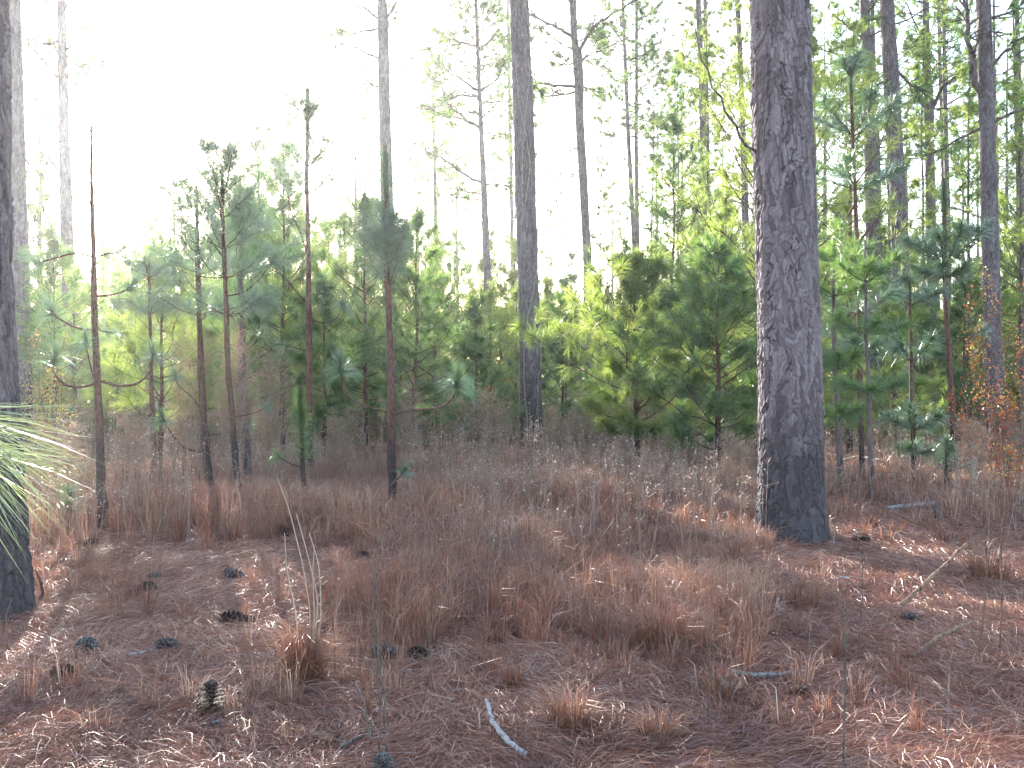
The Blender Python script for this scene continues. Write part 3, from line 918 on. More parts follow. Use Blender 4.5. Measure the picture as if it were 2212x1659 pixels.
tall_pine("thin whip like stem beyond the stout brown trunk", 42,
          [(-60, 2142, 4), (300, 2152, 6), (500, 2155, 8), (930, 2158, 9)], seed=57, step=0.1, nu=20, height=14, crown_z=7, nb=20)


# extra distant tall pines, plain copies of three kinds
def distant_proto(seed, label):
    root = link_empty("distant_pine", (0, 0, 0), label, "pine tree", "distant tall pines")
    tr, cr, lb = MB(), MB(), MB()
    hgt = 22.0
    zs = np.linspace(0, hgt, 9); xs = np.cumsum(RNG.normal(size=9)) * 0.06; xs[0] = 0
    rs = 0.17 * (1 - 0.9 * (zs / hgt) ** 1.4)
    bark_trunk(tr, zs, xs, np.zeros(9), rs, 22, 0.15, 0.012, 0.07, 0.3, seed, 0.15)
    tall_crown(lb, cr, lambda z: float(np.interp(z, zs, xs)), lambda z: 0.0, 9.5, hgt - 0.3, 44, 2.6, 10, 0.28, 0.034, 0.03)
    tr.build("trunk", M['bark'], root, smooth=True); lb.build("branches", M['bark_far'], root); cr.build("crown", M['ndl'], root)
    return root


MARKS = [(30, "pale grey trunk"), (150, "pale bare trunk"), (215, "S armed sapling"), (325, "high tufted sapling"), (440, "brown stemmed sapling"), (530, "greyish sapling"),
         (667, "bottlebrush tipped sapling"), (840, "curved arm sapling"), (943, "small forked trunk"), (1048, "crooked open pine"), (1145, "vine wrapped trunk"),
         (1268, "forked pale trunk"), (1374, "converging slim trunks"), (1528, "twin grey trunks"), (1700, "thickest trunk"), (1800, "drooping sapling"), (1888, "half hidden trunk"),
         (1945, "sturdy reddish trunk"), (2045, "reddish pole pair"), (2145, "stout brown trunk")]


def sector(px):
    """the two marked stems a distant tree is seen between"""
    if px < MARKS[0][0]: return 0, "beyond the " + MARKS[0][1]
    if px > MARKS[-1][0]: return 99, "past the " + MARKS[-1][1]
    for i in range(len(MARKS) - 1):
        if MARKS[i][0] <= px < MARKS[i + 1][0]:
            return i + 1, "between " + MARKS[i][1] + " and " + MARKS[i + 1][1]


protos = [distant_proto(s, "distant tall slender pine") for s in (101, 102, 103)]
spots = [(90, 62), (225, 75), (610, 82), (735, 90), (770, 66), (900, 95), (985, 88), (1190, 95), (1320, 100), (1420, 74), (1470, 62), (1560, 80), (1640, 70),
         (1780, 66), (1830, 58), (1960, 78), (2080, 64), (2110, 85), (2175, 60), (2230, 72), (-40, 60), (-160, 70), (2350, 66), (2460, 80), (2330, 50),
         (520, 100), (380, 95)]
used = set()
for i, (px, d) in enumerate(spots):
    k, txt = sector(px)
    x = X(px, d)
    p = protos[i % 3]
    lab = ("nearer" if d < 70 else "faint") + " distant pine " + txt
    loc = (x, d, float(H(x, d)) - 0.05)
    s = U(0.85, 1.2)
    if i < 3:
        p.location = loc; p.rotation_euler = (0, 0, U(0, 6)); p.scale = (s,) * 3; p["label"] = lab; p["group"] = "distant tall pines"
    else:
        copy_tree(p, loc, U(0, 6.28), s, lab, "distant tall pines")

# ------------------------------------------------------------------ thicket of young pines
SIL = np.array([(-400, 500), (0, 560), (60, 560), (200, 545), (260, 500), (330, 470), (380, 430), (450, 400), (520, 380), (600, 350), (650, 400), (720, 420),
                (800, 410), (880, 430), (930, 480), (1000, 490), (1080, 500), (1130, 520), (1180, 540), (1240, 560), (1330, 570), (1400, 520),
                (1450, 400), (1520, 330), (1600, 300), (1700, 300), (1780, 330), (1850, 400), (1950, 470), (2030, 500), (2100, 430), (2212, 350), (2700, 350)], float)


def sil(px):
    return float(np.interp(px, SIL[:, 0], SIL[:, 1]))


def thicket():
    kinds = []
    for i in range(6):
        yel = i in (1, 3, 5)
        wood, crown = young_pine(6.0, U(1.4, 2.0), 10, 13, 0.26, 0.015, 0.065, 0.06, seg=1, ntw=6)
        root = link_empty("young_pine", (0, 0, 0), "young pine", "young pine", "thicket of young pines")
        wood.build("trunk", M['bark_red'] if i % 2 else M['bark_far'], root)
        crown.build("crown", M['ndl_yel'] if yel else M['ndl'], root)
        kinds.append(root)
    first = [True] * 6
    rows = [(23, 30, 26), (30, 38, 38), (38, 50, 50), (50, 70, 54)]
    names = {0: "near", 1: "near", 2: "deep", 3: "deep"}
    for ri, (d0, d1, n) in enumerate(rows):
        pxs = np.linspace(-260, 2480, n) + U(-38, 38, n)
        for px in pxs:
            d = U(d0, d1)
            top = sil(px)
            if ri < 2 and 640 < px < 1330:
                top = top + U(40, 150)
            elif ri < 2:
                top = top + U(0, 130)
            else:
                top = top + U(-15, 70)
            if px > 1380:
                top += U(0, 160)
            h = max(2.0, Z(top, d))
            h = min(h, 9.5 if ri < 3 else 11.5)
            x = X(px, d)
            k, txt = sector(px)
            kk = int(RNG.choice([0, 1, 1, 2, 3, 3, 4, 5, 5]))
            s = h / 6.0
            sc3 = (s * U(0.85, 1.1) if s < 1.2 else 1.25 * U(0.85, 1.1),) * 2 + (s,)
            lab = ("tall " if h > 5.2 else "low ") + ("yellow green" if kk % 2 else "dark green") + ([" front", " inner", " deep", " farthest"][ri]) + (" slim" if sc3[0] < 0.97 * sc3[2] else " wide" if sc3[0] > 1.03 * sc3[2] else "") + " thicket pine " + txt
            loc = (x, d, float(H(x, d)) - 0.03)
            grp = "thicket of young pines"
            if first[kk]:
                r = kinds[kk]; first[kk] = False
                r.location = loc; r.rotation_euler = (0, 0, U(0, 6.28)); r.scale = sc3; r["label"] = lab
            else:
                copy_tree(kinds[kk], loc, U(0, 6.28), sc3, lab, grp)
    for k in range(6):
        if first[k]:
            for c in list(kinds[k].children): bpy.data.objects.remove(c)
            bpy.data.objects.remove(kinds[k])


thicket()


def far_woods():
    """the far wood that closes the view between the stems"""
    mb = MB()
    n = 42000
    ang = U(-0.62, 0.62, n); d = U(80, 125, n)
    x = np.sin(ang) * d; y = np.cos(ang) * d
    top = 4.0 + 6.0 * fbm(ang * 14 + 3, d * 0.05, 71, 3) + 2.0 * fbm(ang * 60, d * 0.2, 72, 2)
    z = H(x, y) + top * RNG.random(n) ** 0.75
    C = np.stack([x, y, z], 1)
    D = nrm(RNG.normal(size=(n, 3)) + np.array([0, 0, 0.8]))
    needles(mb, C, D, 7, 0.75, 0.09, (0.1, 1.3), 0.05, 0.5, 1)
    o = mb.build("far_woods", M['wood_mass'])
    tag(o, "dense far pine wood closing the view beyond the thicket", "woods", kind="stuff")


far_woods()


def undergrowth():
    mb = MB()
    n = 2600
    x, y, px = sector_points(n, 21, 48, -250, 2450)
    g = vnoise(x / 3.0, y / 3.0, 201)
    keep = g > 0.35
    x, y, g = x[keep], y[keep], g[keep]; N = len(x); k = 9
    hh = 0.4 + 1.5 * (g - 0.35) * U(0.5, 1.5, N)
    b = np.stack([x, y, H(x, y)], 1)
    C = np.repeat(b, k, 0) + np.stack([RNG.normal(size=N * k) * 0.35, RNG.normal(size=N * k) * 0.35, np.repeat(hh, k) * RNG.random(N * k)], 1)
    C[:, 2] = np.maximum(C[:, 2], 0.05)
    D = nrm(RNG.normal(size=(N * k, 3)) + np.array([0, 0, 1.1]))
    sticks(mb, np.repeat(b, k, 0), C, 0.006, 0.003, 0.0)
    needles(mb, C, D, 9, 0.22, 0.02, (0.1, 1.3), 0.1, 0.6, 1)
    o = mb.build("undergrowth", M['under'])
    tag(o, "mixed brown and dull green low brush under the young pines", "undergrowth", kind="stuff")


undergrowth()


# ------------------------------------------------------------------ bushy and open pines nearer by
def placed_pine(label, px, d, py_top, spread, whorls=10, nn=34, L=0.2, w=0.005, r=0.05, mat='ndl', bark='bark_red', bare=0.1, lean=0.0, **kw):
    x = X(px, d); b = float(H(x, d))
    h = Z(py_top, d) - b
    wood, crown = young_pine(h, spread, whorls, nn, L, w, r, bare, **kw)
    root = link_empty("young_pine", (x, d, b - 0.02), label, "young pine", None, U(0, 6.28))
    root.rotation_euler = (0, lean, root.rotation_euler[2])
    wood.build("trunk", M[bark], root); crown.build("crown", M[mat], root)
    return root


placed_pine("broad bushy young pine with bright yellow green top near the thickest trunk", 1375, 17.0, 560, 2.25, 10, 34, 0.23, 0.0079, 0.06, 'ndl_yel', seg=2, ntw=7, bare=0.12, per=6)
placed_pine("dense dark green young pine tight against the thickest trunk's sunward side", 1550, 15.5, 530, 1.95, 9, 32, 0.2, 0.0076, 0.055, 'ndl', seg=2, ntw=7, bare=0.1, per=6)
placed_pine("lower dark green young pine filling in below the bushy bright topped one", 1490, 19, 640, 1.6, 8, 26, 0.2, 0.0091, 0.05, 'ndl', ntw=6, bare=0.1, per=6)
placed_pine("tall open pine behind the thickest trunk with airy sprays reaching out both sides", 1640, 18.0, -40, 2.5, 17, 18, 0.21, 0.0091, 0.09, 'ndl_yel', ntw=6, bare=0.22, per=4, el0=0.5, el1=1.0)
placed_pine("tall open pine with airy yellow sprays across the half hidden grey trunk", 1835, 20.0, 60, 2.0, 15, 16, 0.21, 0.0099, 0.075, 'ndl_yel', ntw=5, bare=0.25, per=4, el0=0.45, el1=1.0)
placed_pine("airy pine of middling height between the bushy pine and the slim twin trunks", 1450, 27.0, 240, 2.1, 14, 15, 0.22, 0.0132, 0.07, 'ndl', ntw=6, bare=0.25, per=4, el0=0.3, el1=0.9)
for lab_, px_, d_, top_, sp_ in [
    ("airy tall pine with sparse sprays between the thickest trunk and drooping spray sapling", 1765, 27, 20, 2.0),
    ("airy pale crowned pine just behind the slender V limbed trunk", 2000, 30, 60, 2.1),
    ("airy pine with layered limbs between reddish pole pair and stout brown trunk", 2095, 28, 110, 1.9),
    ("airy pine with bright open limbs past the stout brown trunk", 2205, 25, 150, 1.8),
    ("airy pine of sparse limbs among the twin grey trunks", 1535, 33, 60, 2.3),
    ("airy pine of fine sprays beyond the airy pine of middling height", 1465, 42, 120, 2.4),
    ("airy loose limbed pine between half hidden trunk and sturdy reddish trunk", 1915, 33, -20, 2.2),
    ("airy pine with drooping limbs beside the pale bare trunk", 95, 34, 330, 2.0),
    ("airy high pine with clustered sprigs left of the crooked open pine", 935, 48, 60, 2.6),
    ("airy high pine with sprigs showing past both sides of the vine wrapped trunk", 1110, 46, 90, 2.4),
    ("airy high pine whose sprigs fill the gap beside the converging slim trunks", 1400, 50, 20, 2.6),
    ("airy high pine with sprigs behind the forked pale trunk's limbs", 1300, 60, 150, 2.2),
    ("airy pine behind the pale grey trunk at the photo's edge", 20, 40, 200, 2.2),
    ("airy pine rising behind the bottlebrush tipped sapling", 620, 33, 210, 1.9),
    ("airy pine with feathery top between high tufted and brown stemmed saplings", 560, 28, 260, 1.6)]:
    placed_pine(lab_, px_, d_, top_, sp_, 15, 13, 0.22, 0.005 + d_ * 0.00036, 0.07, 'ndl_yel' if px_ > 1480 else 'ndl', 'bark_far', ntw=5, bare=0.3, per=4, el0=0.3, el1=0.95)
placed_pine("slim leafy pine in front of the slender V limbed trunk", 1985, 26.0, 560, 1.4, 9, 18, 0.22, 0.0115, 0.05, 'ndl', ntw=6, per=5)
placed_pine("leafy pine crowding the foot of the sturdy reddish edged trunk", 1930, 19.0, 640, 1.2, 8, 24, 0.2, 0.0091, 0.04, 'ndl_yel', ntw=6, per=5)
placed_pine("dark young pine close behind the reddish whorled sapling", 2085, 24.0, 600, 1.4, 8, 20, 0.2, 0.0107, 0.05, 'ndl', ntw=6, per=5)
placed_pine("tapering blue green pine with a bottlebrush tip under the sun glare's edge", 610, 21.0, 330, 1.7, 12, 20, 0.22, 0.0099, 0.06, 'ndl', ntw=6, bare=0.2, per=5)
placed_pine("full blue green young pine behind the curved arm sapling's tuft", 790, 20.5, 400, 1.5, 11, 24, 0.21, 0.0091, 0.055, 'ndl', ntw=6, bare=0.15, per=5)
placed_pine("soft dense young pine just past the curved arm sapling, facing the vine wrapped trunk", 895, 19.0, 440, 1.25, 10, 24, 0.2, 0.0091, 0.05, 'ndl', ntw=6, bare=0.15, per=5)
placed_pine("broad hazy young pine below the brightest glare", 520, 19.0, 420, 1.6, 10, 22, 0.22, 0.0091, 0.055, 'ndl', ntw=6, bare=0.15, per=5)
placed_pine("low pale green pine between the two glare lit saplings", 345, 17.5, 520, 1.5, 9, 22, 0.24, 0.0086, 0.05, 'ndl_yel', ntw=6, bare=0.15, per=5)
placed_pine("drooping dark pine crossing the pale bare trunk's foot", 120, 22.0, 500, 1.6, 9, 20, 0.22, 0.0099, 0.05, 'ndl', ntw=6, bare=0.35, per=5)
placed_pine("small dense pine in shade at the thicket's foot, beside the vine wrapped trunk", 1030, 20.5, 640, 1.1, 8, 24, 0.18, 0.0091, 0.04, 'ndl', ntw=5, per=5)
placed_pine("shaded round pine at the thicket's foot between the vine wrapped trunk and the bushy pine", 1215, 23.0, 620, 1.3, 8, 22, 0.2, 0.0099, 0.045, 'ndl', ntw=6, per=5)
placed_pine("grey green pine in shade behind the candle topped seedling", 700, 18.0, 600, 1.2, 8, 24, 0.2, 0.0091, 0.045, 'ndl', ntw=6, per=5)


# ------------------------------------------------------------------ slim saplings with hand placed arms
def pom(mb, c, a, n, L, w, up=True):
    c = np.asarray(c, float)
    needles(mb, c, a, int(n * 0.7), L, w, (0.5, 1.9), 0.42, 0.25, 2, 0.15)
    if up:
        needles(mb, c, a, int(n * 0.35), L * 0.85, w, (0.02, 0.5), 0.0, 0.1, 2, 0.15)


def sapling(label, d, stem, wid, arms=(), tip=None, sleeves=(), mat='ndl_long', bark='bark_red', L=0.26, nn=150, w=None, name="pine_sapling", whorls=(), py_base=None):
    """stem: (px,py) from tip to foot; wid: px width at tip and foot; arms: lists of (px,py,...), tuft size"""
    w = w or 0.0008 + d * 0.0004
    bx = X(stem[-1][0], d); b = float(H(bx, d))
    root = link_empty(name, (bx, d, b), label, "pine sapling")
    P = np.array([[X(px, d) - bx, 0, Z(py, d) - b] for px, py in stem]); P[-1, 2] = min(P[-1, 2], -0.03)
    t = np.linspace(0, len(P) - 1, 6 * (len(P) - 1) + 1)
    Q = np.stack([np.interp(t, np.arange(len(P)), P[:, k]) for k in range(3)], 1)
    wv = np.cumsum(RNG.normal(size=(len(Q) - 2, 2)), 0); wv -= np.linspace(0, 1, len(wv))[:, None] * wv[-1]
    Q[1:-1, :2] += wv * 0.004
    r = np.interp(np.linspace(0, 1, len(Q)), [0, 1], [wid[0] * d / F / 2, wid[1] * d / F / 2])
    r = r * U(0.88, 1.12, len(r))
    tr = MB(); tube(tr, Q, r, 12, 0.5)
    ks = RNG.integers(1, len(Q) - 1, 22)
    K = Q[ks] + np.stack([np.zeros(22), np.zeros(22), U(-0.1, 0.1, 22)], 1)
    sticks(tr, K, K + nrm(RNG.normal(size=(22, 3)) + np.array([0, 0, .4])) * U(0.02, 0.11, 22)[:, None], 0.005, 0.003)
    tr.build("trunk", M[bark], root, smooth=True)
    for pts, r0, tuft in arms:
        am, nd = MB(), MB()
        dz = U(-0.6, 0.6) * 0.5
        n = len(pts)
        A = np.array([[X(px, d + dz * i / n) - bx, dz * i / n, Z(py, d + dz * i / n) - b] for i, (px, py) in enumerate(pts)])
        # smooth curve through the points
        tt = np.linspace(0, n - 1, 5 * (n - 1) + 1)
        B = np.stack([np.interp(tt, np.arange(n), A[:, k]) for k in range(3)], 1)
        for _ in range(4):
            B[1:-1] = (B[:-2] + 2 * B[1:-1] + B[2:]) / 4
        tube(am, B, np.linspace(r0, r0 * 0.6, len(B)), 8, 0.5)
        br = am.build("branch", M[bark], root, smooth=True)
        if tuft:
            size, m = tuft
            pom(nd, B[-1], nrm(B[-1] - B[-3]) + np.array([0, 0, 0.5]), m, size, w)
            nd.build("needle_tuft", M[mat], br)
    cr = MB(); any_ = False
    if tip:                       # erect candle of needles pressed to the leader
        py0, py1 = tip
        k = max(3, int((py1 - py0) * d / F / 0.05))
        zz = np.linspace(Z(py0, d) - b, Z(py1, d) - b, k)
        xx = np.interp(-zz, -P[:, 2], P[:, 0])
        needles(cr, np.stack([xx, np.zeros(k), zz - 0.1], 1), np.array([[0, 0, 1.0]] * k), int(nn * 0.6), L * 0.6, w, (0.1, 0.75), 0.0, 0.3, 2, 0.15)
        any_ = True
    for py0, py1, s, m in sleeves:    # needles all round a length of stem
        k = max(3, int((py1 - py0) * d / F / 0.05))
        zz = np.linspace(Z(py0, d) - b, Z(py1, d) - b, k)
        xx = np.interp(-zz, -P[:, 2], P[:, 0])
        needles(cr, np.stack([xx, np.zeros(k), zz], 1), np.array([[0, 0, 1.0]] * k), int(m * 0.65), s, w, (0.5, 1.6), 0.4, 0.1, 2, 0.15)
        any_ = True
    for py0, n, ln, m, el in whorls:   # a whorl of leafy side shoots
        z0 = Z(py0, d) - b; x0 = float(np.interp(-z0, -P[:, 2], P[:, 0])); a0 = U(0, 6)
        tw = MB(); C, D = [], []
        for q in range(n):
            c, dd = grow(tw, np.array([x0, 0, z0]), a0 + q * 6.283 / n + U(-.2, .2), el + U(-.15, .15), ln * U(.75, 1.1), 0.008, 2, ln * 0.35, 0.25, 0.5, 1)
            C += c; D += dd
            D0 = nrm(c[0] - np.array([x0, 0, z0]))
            for e in (0.3, 0.42, 0.54, 0.66, 0.78, 0.9):
                C.append(np.array([x0, 0, z0]) * (1 - e) + c[0] * e); D.append(D0)
        tw.build("branch", M[bark], root)
        needles(cr, np.array(C), np.array(D), int(m * 0.36), L * 0.95, w, (0.3, 1.25), 0.22, 0.35, 2, 0.25); any_ = True
    if any_:
        cr.build("crown", M[mat], root)
    return root


sapling("slim reddish sapling with S curved arms ending in sunlit tufts, near the dark edge trunk", 9.8,
        [(197, 230), (199, 400), (203, 600), (210, 850), (218, 1050), (222, 1160)], (3, 25),
        arms=[([(212, 822), (260, 835), (300, 830), (328, 800), (330, 765)], 0.014, (0.27, 220)),
              ([(211, 826), (175, 838), (135, 832), (112, 800), (118, 775)], 0.014, (0.3, 260)),
              ([(207, 712), (175, 712), (145, 700), (122, 684), (112, 672)], 0.012, (0.28, 230)),
              ([(205, 640), (240, 638), (268, 630), (284, 618)], 0.011, (0.27, 220)),
              ([(204, 560), (235, 545), (240, 550), (262, 540)], 0.008, (0.2, 80)),
              ([(205, 690), (215, 715), (238, 718)], 0.008, (0.18, 90)),
              ([(202, 555), (160, 545), (115, 560), (85, 566)], 0.011, (0.26, 160)),
              ([(206, 830), (190, 770), (186, 740)], 0.009, (0.24, 150))], L=0.26)
sapling("reddish straight sapling, bare to head height, within the hazy group near the glare", 12.5,
        [(480, 360), (482, 500), (490, 750), (505, 950), (517, 1085)], (7, 16),
        arms=[([(487, 640), (530, 632), (565, 600), (590, 560)], 0.011, (0.26, 200)), ([(487, 690), (520, 660), (565, 650)], 0.009, (0.25, 160)),
              ([(486, 560), (455, 520), (425, 470), (410, 440)], 0.011, (0.25, 160)), ([(505, 900), (545, 895), (575, 880)], 0.007, (0.2, 80))],
        whorls=[(420, 5, 0.6, 70, 0.7), (470, 5, 0.6, 70, 0.5), (540, 5, 0.75, 60, 0.4), (600, 5, 0.8, 60, 0.2), (380, 4, 0.4, 70, 1.0), (680, 4, 0.7, 50, 0.1)], L=0.29)
sapling("brown stemmed sapling with low upturned arms ending in grey green tufts", 13.6,
        [(425, 400), (430, 600), (440, 850), (452, 1055)], (6, 20),
        arms=[([(447, 978), (415, 975), (390, 962), (365, 930), (352, 905)], 0.012, (0.26, 200)), ([(446, 940), (470, 938), (510, 935), (540, 920)], 0.008, (0.22, 60)),
              ([(436, 690), (470, 670), (520, 665), (545, 640)], 0.01, (0.25, 150)), ([(440, 900), (420, 860), (385, 835), (378, 815)], 0.009, (0.24, 160)),
              ([(434, 640), (400, 600), (385, 560)], 0.01, (0.25, 160))],
        whorls=[(470, 5, 0.6, 60, 0.6), (530, 5, 0.7, 60, 0.4), (590, 5, 0.75, 60, 0.3), (680, 4, 0.7, 60, 0.1)], L=0.29)
sapling("greyish thin sapling leaning inside the hazy group, just past the reddish straight one", 14.2,
        [(515, 430), (520, 600), (527, 850), (536, 1045)], (6, 20), arms=[([(527, 760), (550, 745), (565, 720)], 0.008, (0.22, 120))],
        whorls=[(520, 5, 0.7, 70, 0.5), (460, 5, 0.5, 60, 0.8), (590, 5, 0.8, 70, 0.3), (670, 4, 0.7, 60, 0.2)], bark='bark_far')
sapling("tall sapling with a dark bottlebrush tip rising beside the glare", 16.0,
        [(665, 195), (664, 400), (668, 700), (672, 1000)], (6, 15), tip=(185, 300), sleeves=[(200, 300, 0.13, 70), (300, 420, 0.2, 14)],
        arms=[([(668, 560), (645, 490), (628, 460), (622, 420)], 0.014, (0.22, 100)), ([(668, 660), (640, 630), (610, 590), (598, 565)], 0.012, (0.24, 130)),
              ([(670, 690), (700, 700), (728, 690), (740, 660)], 0.012, (0.25, 150)), ([(670, 760), (640, 752), (610, 745)], 0.01, (0.22, 100)),
              ([(665, 360), (690, 340), (700, 300)], 0.01, (0.2, 90))],
        whorls=[(265, 5, 0.35, 50, 0.9), (360, 5, 0.55, 50, 0.5), (420, 5, 0.6, 40, 0.4)], L=0.24)
sapling("reddish sapling with dense brush top and two long curved arms holding round tufts", 11.3,
        [(832, 315), (835, 450), (841, 700), (845, 880), (848, 1105)], (9, 19), tip=(322, 410),
        arms=[([(845, 893), (800, 880), (765, 868), (742, 840), (735, 795)], 0.017, (0.33, 380)),
              ([(846, 893), (900, 885), (950, 882), (980, 860), (987, 825)], 0.017, (0.33, 380)),
              ([(847, 1045), (862, 1032), (872, 1018)], 0.009, (0.2, 110))],
        sleeves=[(395, 600, 0.28, 34)], whorls=[(520, 4, 0.3, 60, 1.2), (580, 5, 0.45, 70, 1.1), (625, 5, 0.55, 60, 0.9)], L=0.3)
sapling("knee high seedling with a bright green candle and drooping needle skirt", 11.8,
        [(647, 830), (650, 900), (656, 1000), (661, 1090)], (7, 11), tip=(835, 900), sleeves=[(890, 985, 0.25, 70)],
        arms=[([(657, 1010), (640, 1006), (622, 1000), (600, 985)], 0.008, (0.2, 90))], L=0.27, nn=220, mat='ndl')
sapling("slender dark sapling with a wide needle whorl high beside the thickest trunk", 14.5,
        [(1836, 150), (1842, 290), (1851, 550), (1857, 800), (1863, 1040)], (5, 14), tip=(140, 190),
        arms=[([(1846, 400), (1875, 360), (1900, 320), (1925, 240)], 0.012, (0.2, 40)), ([(1848, 440), (1815, 490), (1780, 525), (1765, 535)], 0.02, None),
              ([(1857, 790), (1875, 775), (1890, 768)], 0.008, (0.22, 110))],
        whorls=[(295, 6, 0.75, 90, 0.35), (170, 4, 0.3, 60, 0.9), (410, 5, 0.7, 80, 0.25), (760, 5, 0.5, 70, 0.2), (680, 4, 0.55, 60, 0.3)], L=0.26)
sapling("reddish sapling with a dark candle above a crown of upswept sprays", 16.5,
        [(2038, 385), (2041, 560), (2047, 750), (2057, 920), (2060, 1010)], (8, 14), tip=(390, 450), sleeves=[(420, 520, 0.14, 50)],
        arms=[([(2045, 738), (2080, 728), (2110, 720), (2125, 715)], 0.012, (0.26, 160)), ([(2045, 740), (2015, 748), (1985, 760)], 0.009, (0.24, 150)),
              ([(2054, 895), (2030, 900), (2005, 915)], 0.009, (0.22, 100))],
        whorls=[(572, 7, 0.65, 110, 0.6), (600, 5, 0.4, 90, 0.2)], L=0.28)
sapling("low grassy green seedling in front of the reddish whorled sapling", 13.4, [(2045, 960), (2046, 1060)], (8, 10), tip=(940, 990),
        sleeves=[(960, 1010, 0.26, 90)], arms=[([(2046, 1020), (2075, 1012), (2095, 1005)], 0.006, (0.2, 80))], L=0.28)
sapling("slim sapling nearest the thickest trunk on its far side, with drooping side sprays", 13.6,
        [(1801, 515), (1803, 700), (1810, 880), (1818, 1065)], (5, 15), tip=(520, 560), mat='ndl',
        whorls=[(570, 5, 0.5, 70, 0.3), (640, 5, 0.5, 80, 0.2), (800, 5, 0.45, 80, 0.3), (900, 5, 0.4, 80, 0.0)], L=0.26, bark='bark_far')
sapling("pale slim sapling with tufts low on its stem, second from the thickest trunk", 12.2,
        [(1868, 520), (1870, 700), (1878, 900), (1885, 1115)], (4, 12), mat='ndl',
        whorls=[(610, 5, 0.4, 70, 0.5), (720, 5, 0.45, 70, 0.2), (850, 5, 0.4, 70, 0.2)], L=0.25, bark='bark_far')
sapling("straight thin sapling with drooping tufts, standing amid sunlit straw", 15.0,
        [(1965, 590), (1967, 750), (1971, 900), (1974, 1030)], (5, 13),
        whorls=[(660, 5, 0.5, 80, 0.4), (780, 5, 0.5, 70, 0.3), (930, 5, 0.45, 90, 0.2), (980, 4, 0.3, 60, 0.1)], L=0.26)
sapling("small dark bottlebrush seedling standing in the shaded thicket edge", 22.0, [(1026, 715), (1028, 800), (1030, 930)], (7, 12), tip=(715, 750),
        whorls=[(760, 5, 0.35, 70, 0.3), (800, 4, 0.3, 60, 0.2)], L=0.24, mat='ndl')
sapling("thin sapling with high tufts just past the slim S armed one", 16.0,
        [(322, 560), (325, 700), (330, 900), (334, 980)], (5, 12), whorls=[(600, 5, 0.5, 80, 0.5), (680, 5, 0.5, 70, 0.3)],
        arms=[([(327, 640), (355, 620), (375, 590)], 0.01, (0.26, 160))], L=0.26)
sapling("ankle high grassy green seedling between the dark edge trunk and S armed sapling", 10.2, [(150, 1065), (152, 1135)], (7, 9), tip=(1050, 1090), sleeves=[(1060, 1120, 0.28, 80)], L=0.28)


def edge_spray():
    d = 2.35
    bx, by = X(-700, d), d
    b = float(H(bx, by))
    root = link_empty("pine_sapling", (bx, by, b), "nearest sapling, only its long glossy needles reaching over the dark edge trunk", "pine sapling")
    tr, br, nd = MB(), MB(), MB()
    tube(tr, [[0, 0, -0.05], [0.01, 0, 0.6], [0.0, 0.02, 1.3], [-0.02, 0, 2.1]], [0.022, 0.019, 0.014, 0.006], 10)
    tr.build("trunk", M['bark_red'], root, smooth=True)
    tip = np.array([X(-45, d) - bx, 0.0, Z(915, d) - b])
    tube(br, [[0, 0, 1.15], [0.25, 0, 1.2], [tip[0] * 0.8, 0.0, tip[2] + 0.03], tip], [0.009, 0.008, 0.006, 0.004], 8)
    o = br.build("branch", M['bark_red'], root, smooth=True)
    n = 170
    C = tip + np.stack([U(-0.10, 0.0, n), U(-0.04, 0.04, n), U(-0.08, 0.05, n)], 1)
    ang = U(-1.05, 0.12, n)
    yy = RNG.normal(size=n) * 0.2
    D = nrm(np.stack([np.cos(ang), yy, np.sin(ang)], 1))
    l = U(0.24, 0.37, n)
    dr = U(0.0, 0.05, n)
    p1 = C + D * (l * 0.55)[:, None]; p1[:, 2] -= dr * 0.2
    p2 = C + D * l[:, None]; p2[:, 2] -= dr
    blades(nd, C, p1, p2, 0.0016, U(0.2, 1.0, n), 0.9)
    nd.build("needle_tuft", M['ndl_pale'], o)
    nd2 = MB()
    needles(nd2, np.array([[-0.02, 0, 2.1], [-0.02, 0, 2.0]]), np.array([[0, 0, 1.0]] * 2), 160, 0.3, 0.002, (0.1, 1.4), 0.3)
    nd2.build("crown", M['ndl_long'], root)


edge_spray()


# ------------------------------------------------------------------ dead brown herbs and the red shrub
def dead_herb(label, px, d, wpx, py_top, stems=16, dens=26, base_py=None):
    x = X(px, d); b = float(H(x, d)); h = Z(py_top, d) - b; sp = wpx * d / F / 2
    mb = MB()
    for i in range(stems):
        a = U(0, 6.28); r = sp * math.sqrt(RNG.random())
        st = np.array([math.cos(a) * r * 0.35, math.sin(a) * r * 0.35, -0.03])
        en = np.array([math.cos(a) * r, math.sin(a) * r, h * U(0.7, 1.0)])
        p = wobble(st, en, 7, 0.02)
        w0 = 0.002 + d * 0.00018
        sticks(mb, p[:-1], p[1:], np.linspace(w0, w0 * .5, 6) * 1.4, np.linspace(w0, w0 * .5, 6), U(0.1, 0.7))
        f = U(0.35, 1.0, dens); ii = f * 6; i0 = np.minimum(ii.astype(int), 5)
        P = p[i0] + (p[i0 + 1] - p[i0]) * (ii - i0)[:, None]
        D = nrm(RNG.normal(size=(dens, 3)) * np.array([1, 1, 0.5]) + np.array([0, 0, 0.7]))
        tl = h * 0.16 * (1.3 - f) + 0.05
        E = P + D * tl[:, None]
        sticks(mb, P, E, w0 * 0.6, w0 * 0.35, U(0.2, 0.9, dens))
        needles(mb, E, D, 7, 0.06, w0 * 0.9, (0.2, 1.6), 0.05, 1.2, 1, 0.4)
    o = mb.build("dead_herb", M['fennel'])
    o.location = (x, d, b)
    tag(o, label, "dead plant", "dead brown herbs")
    return o


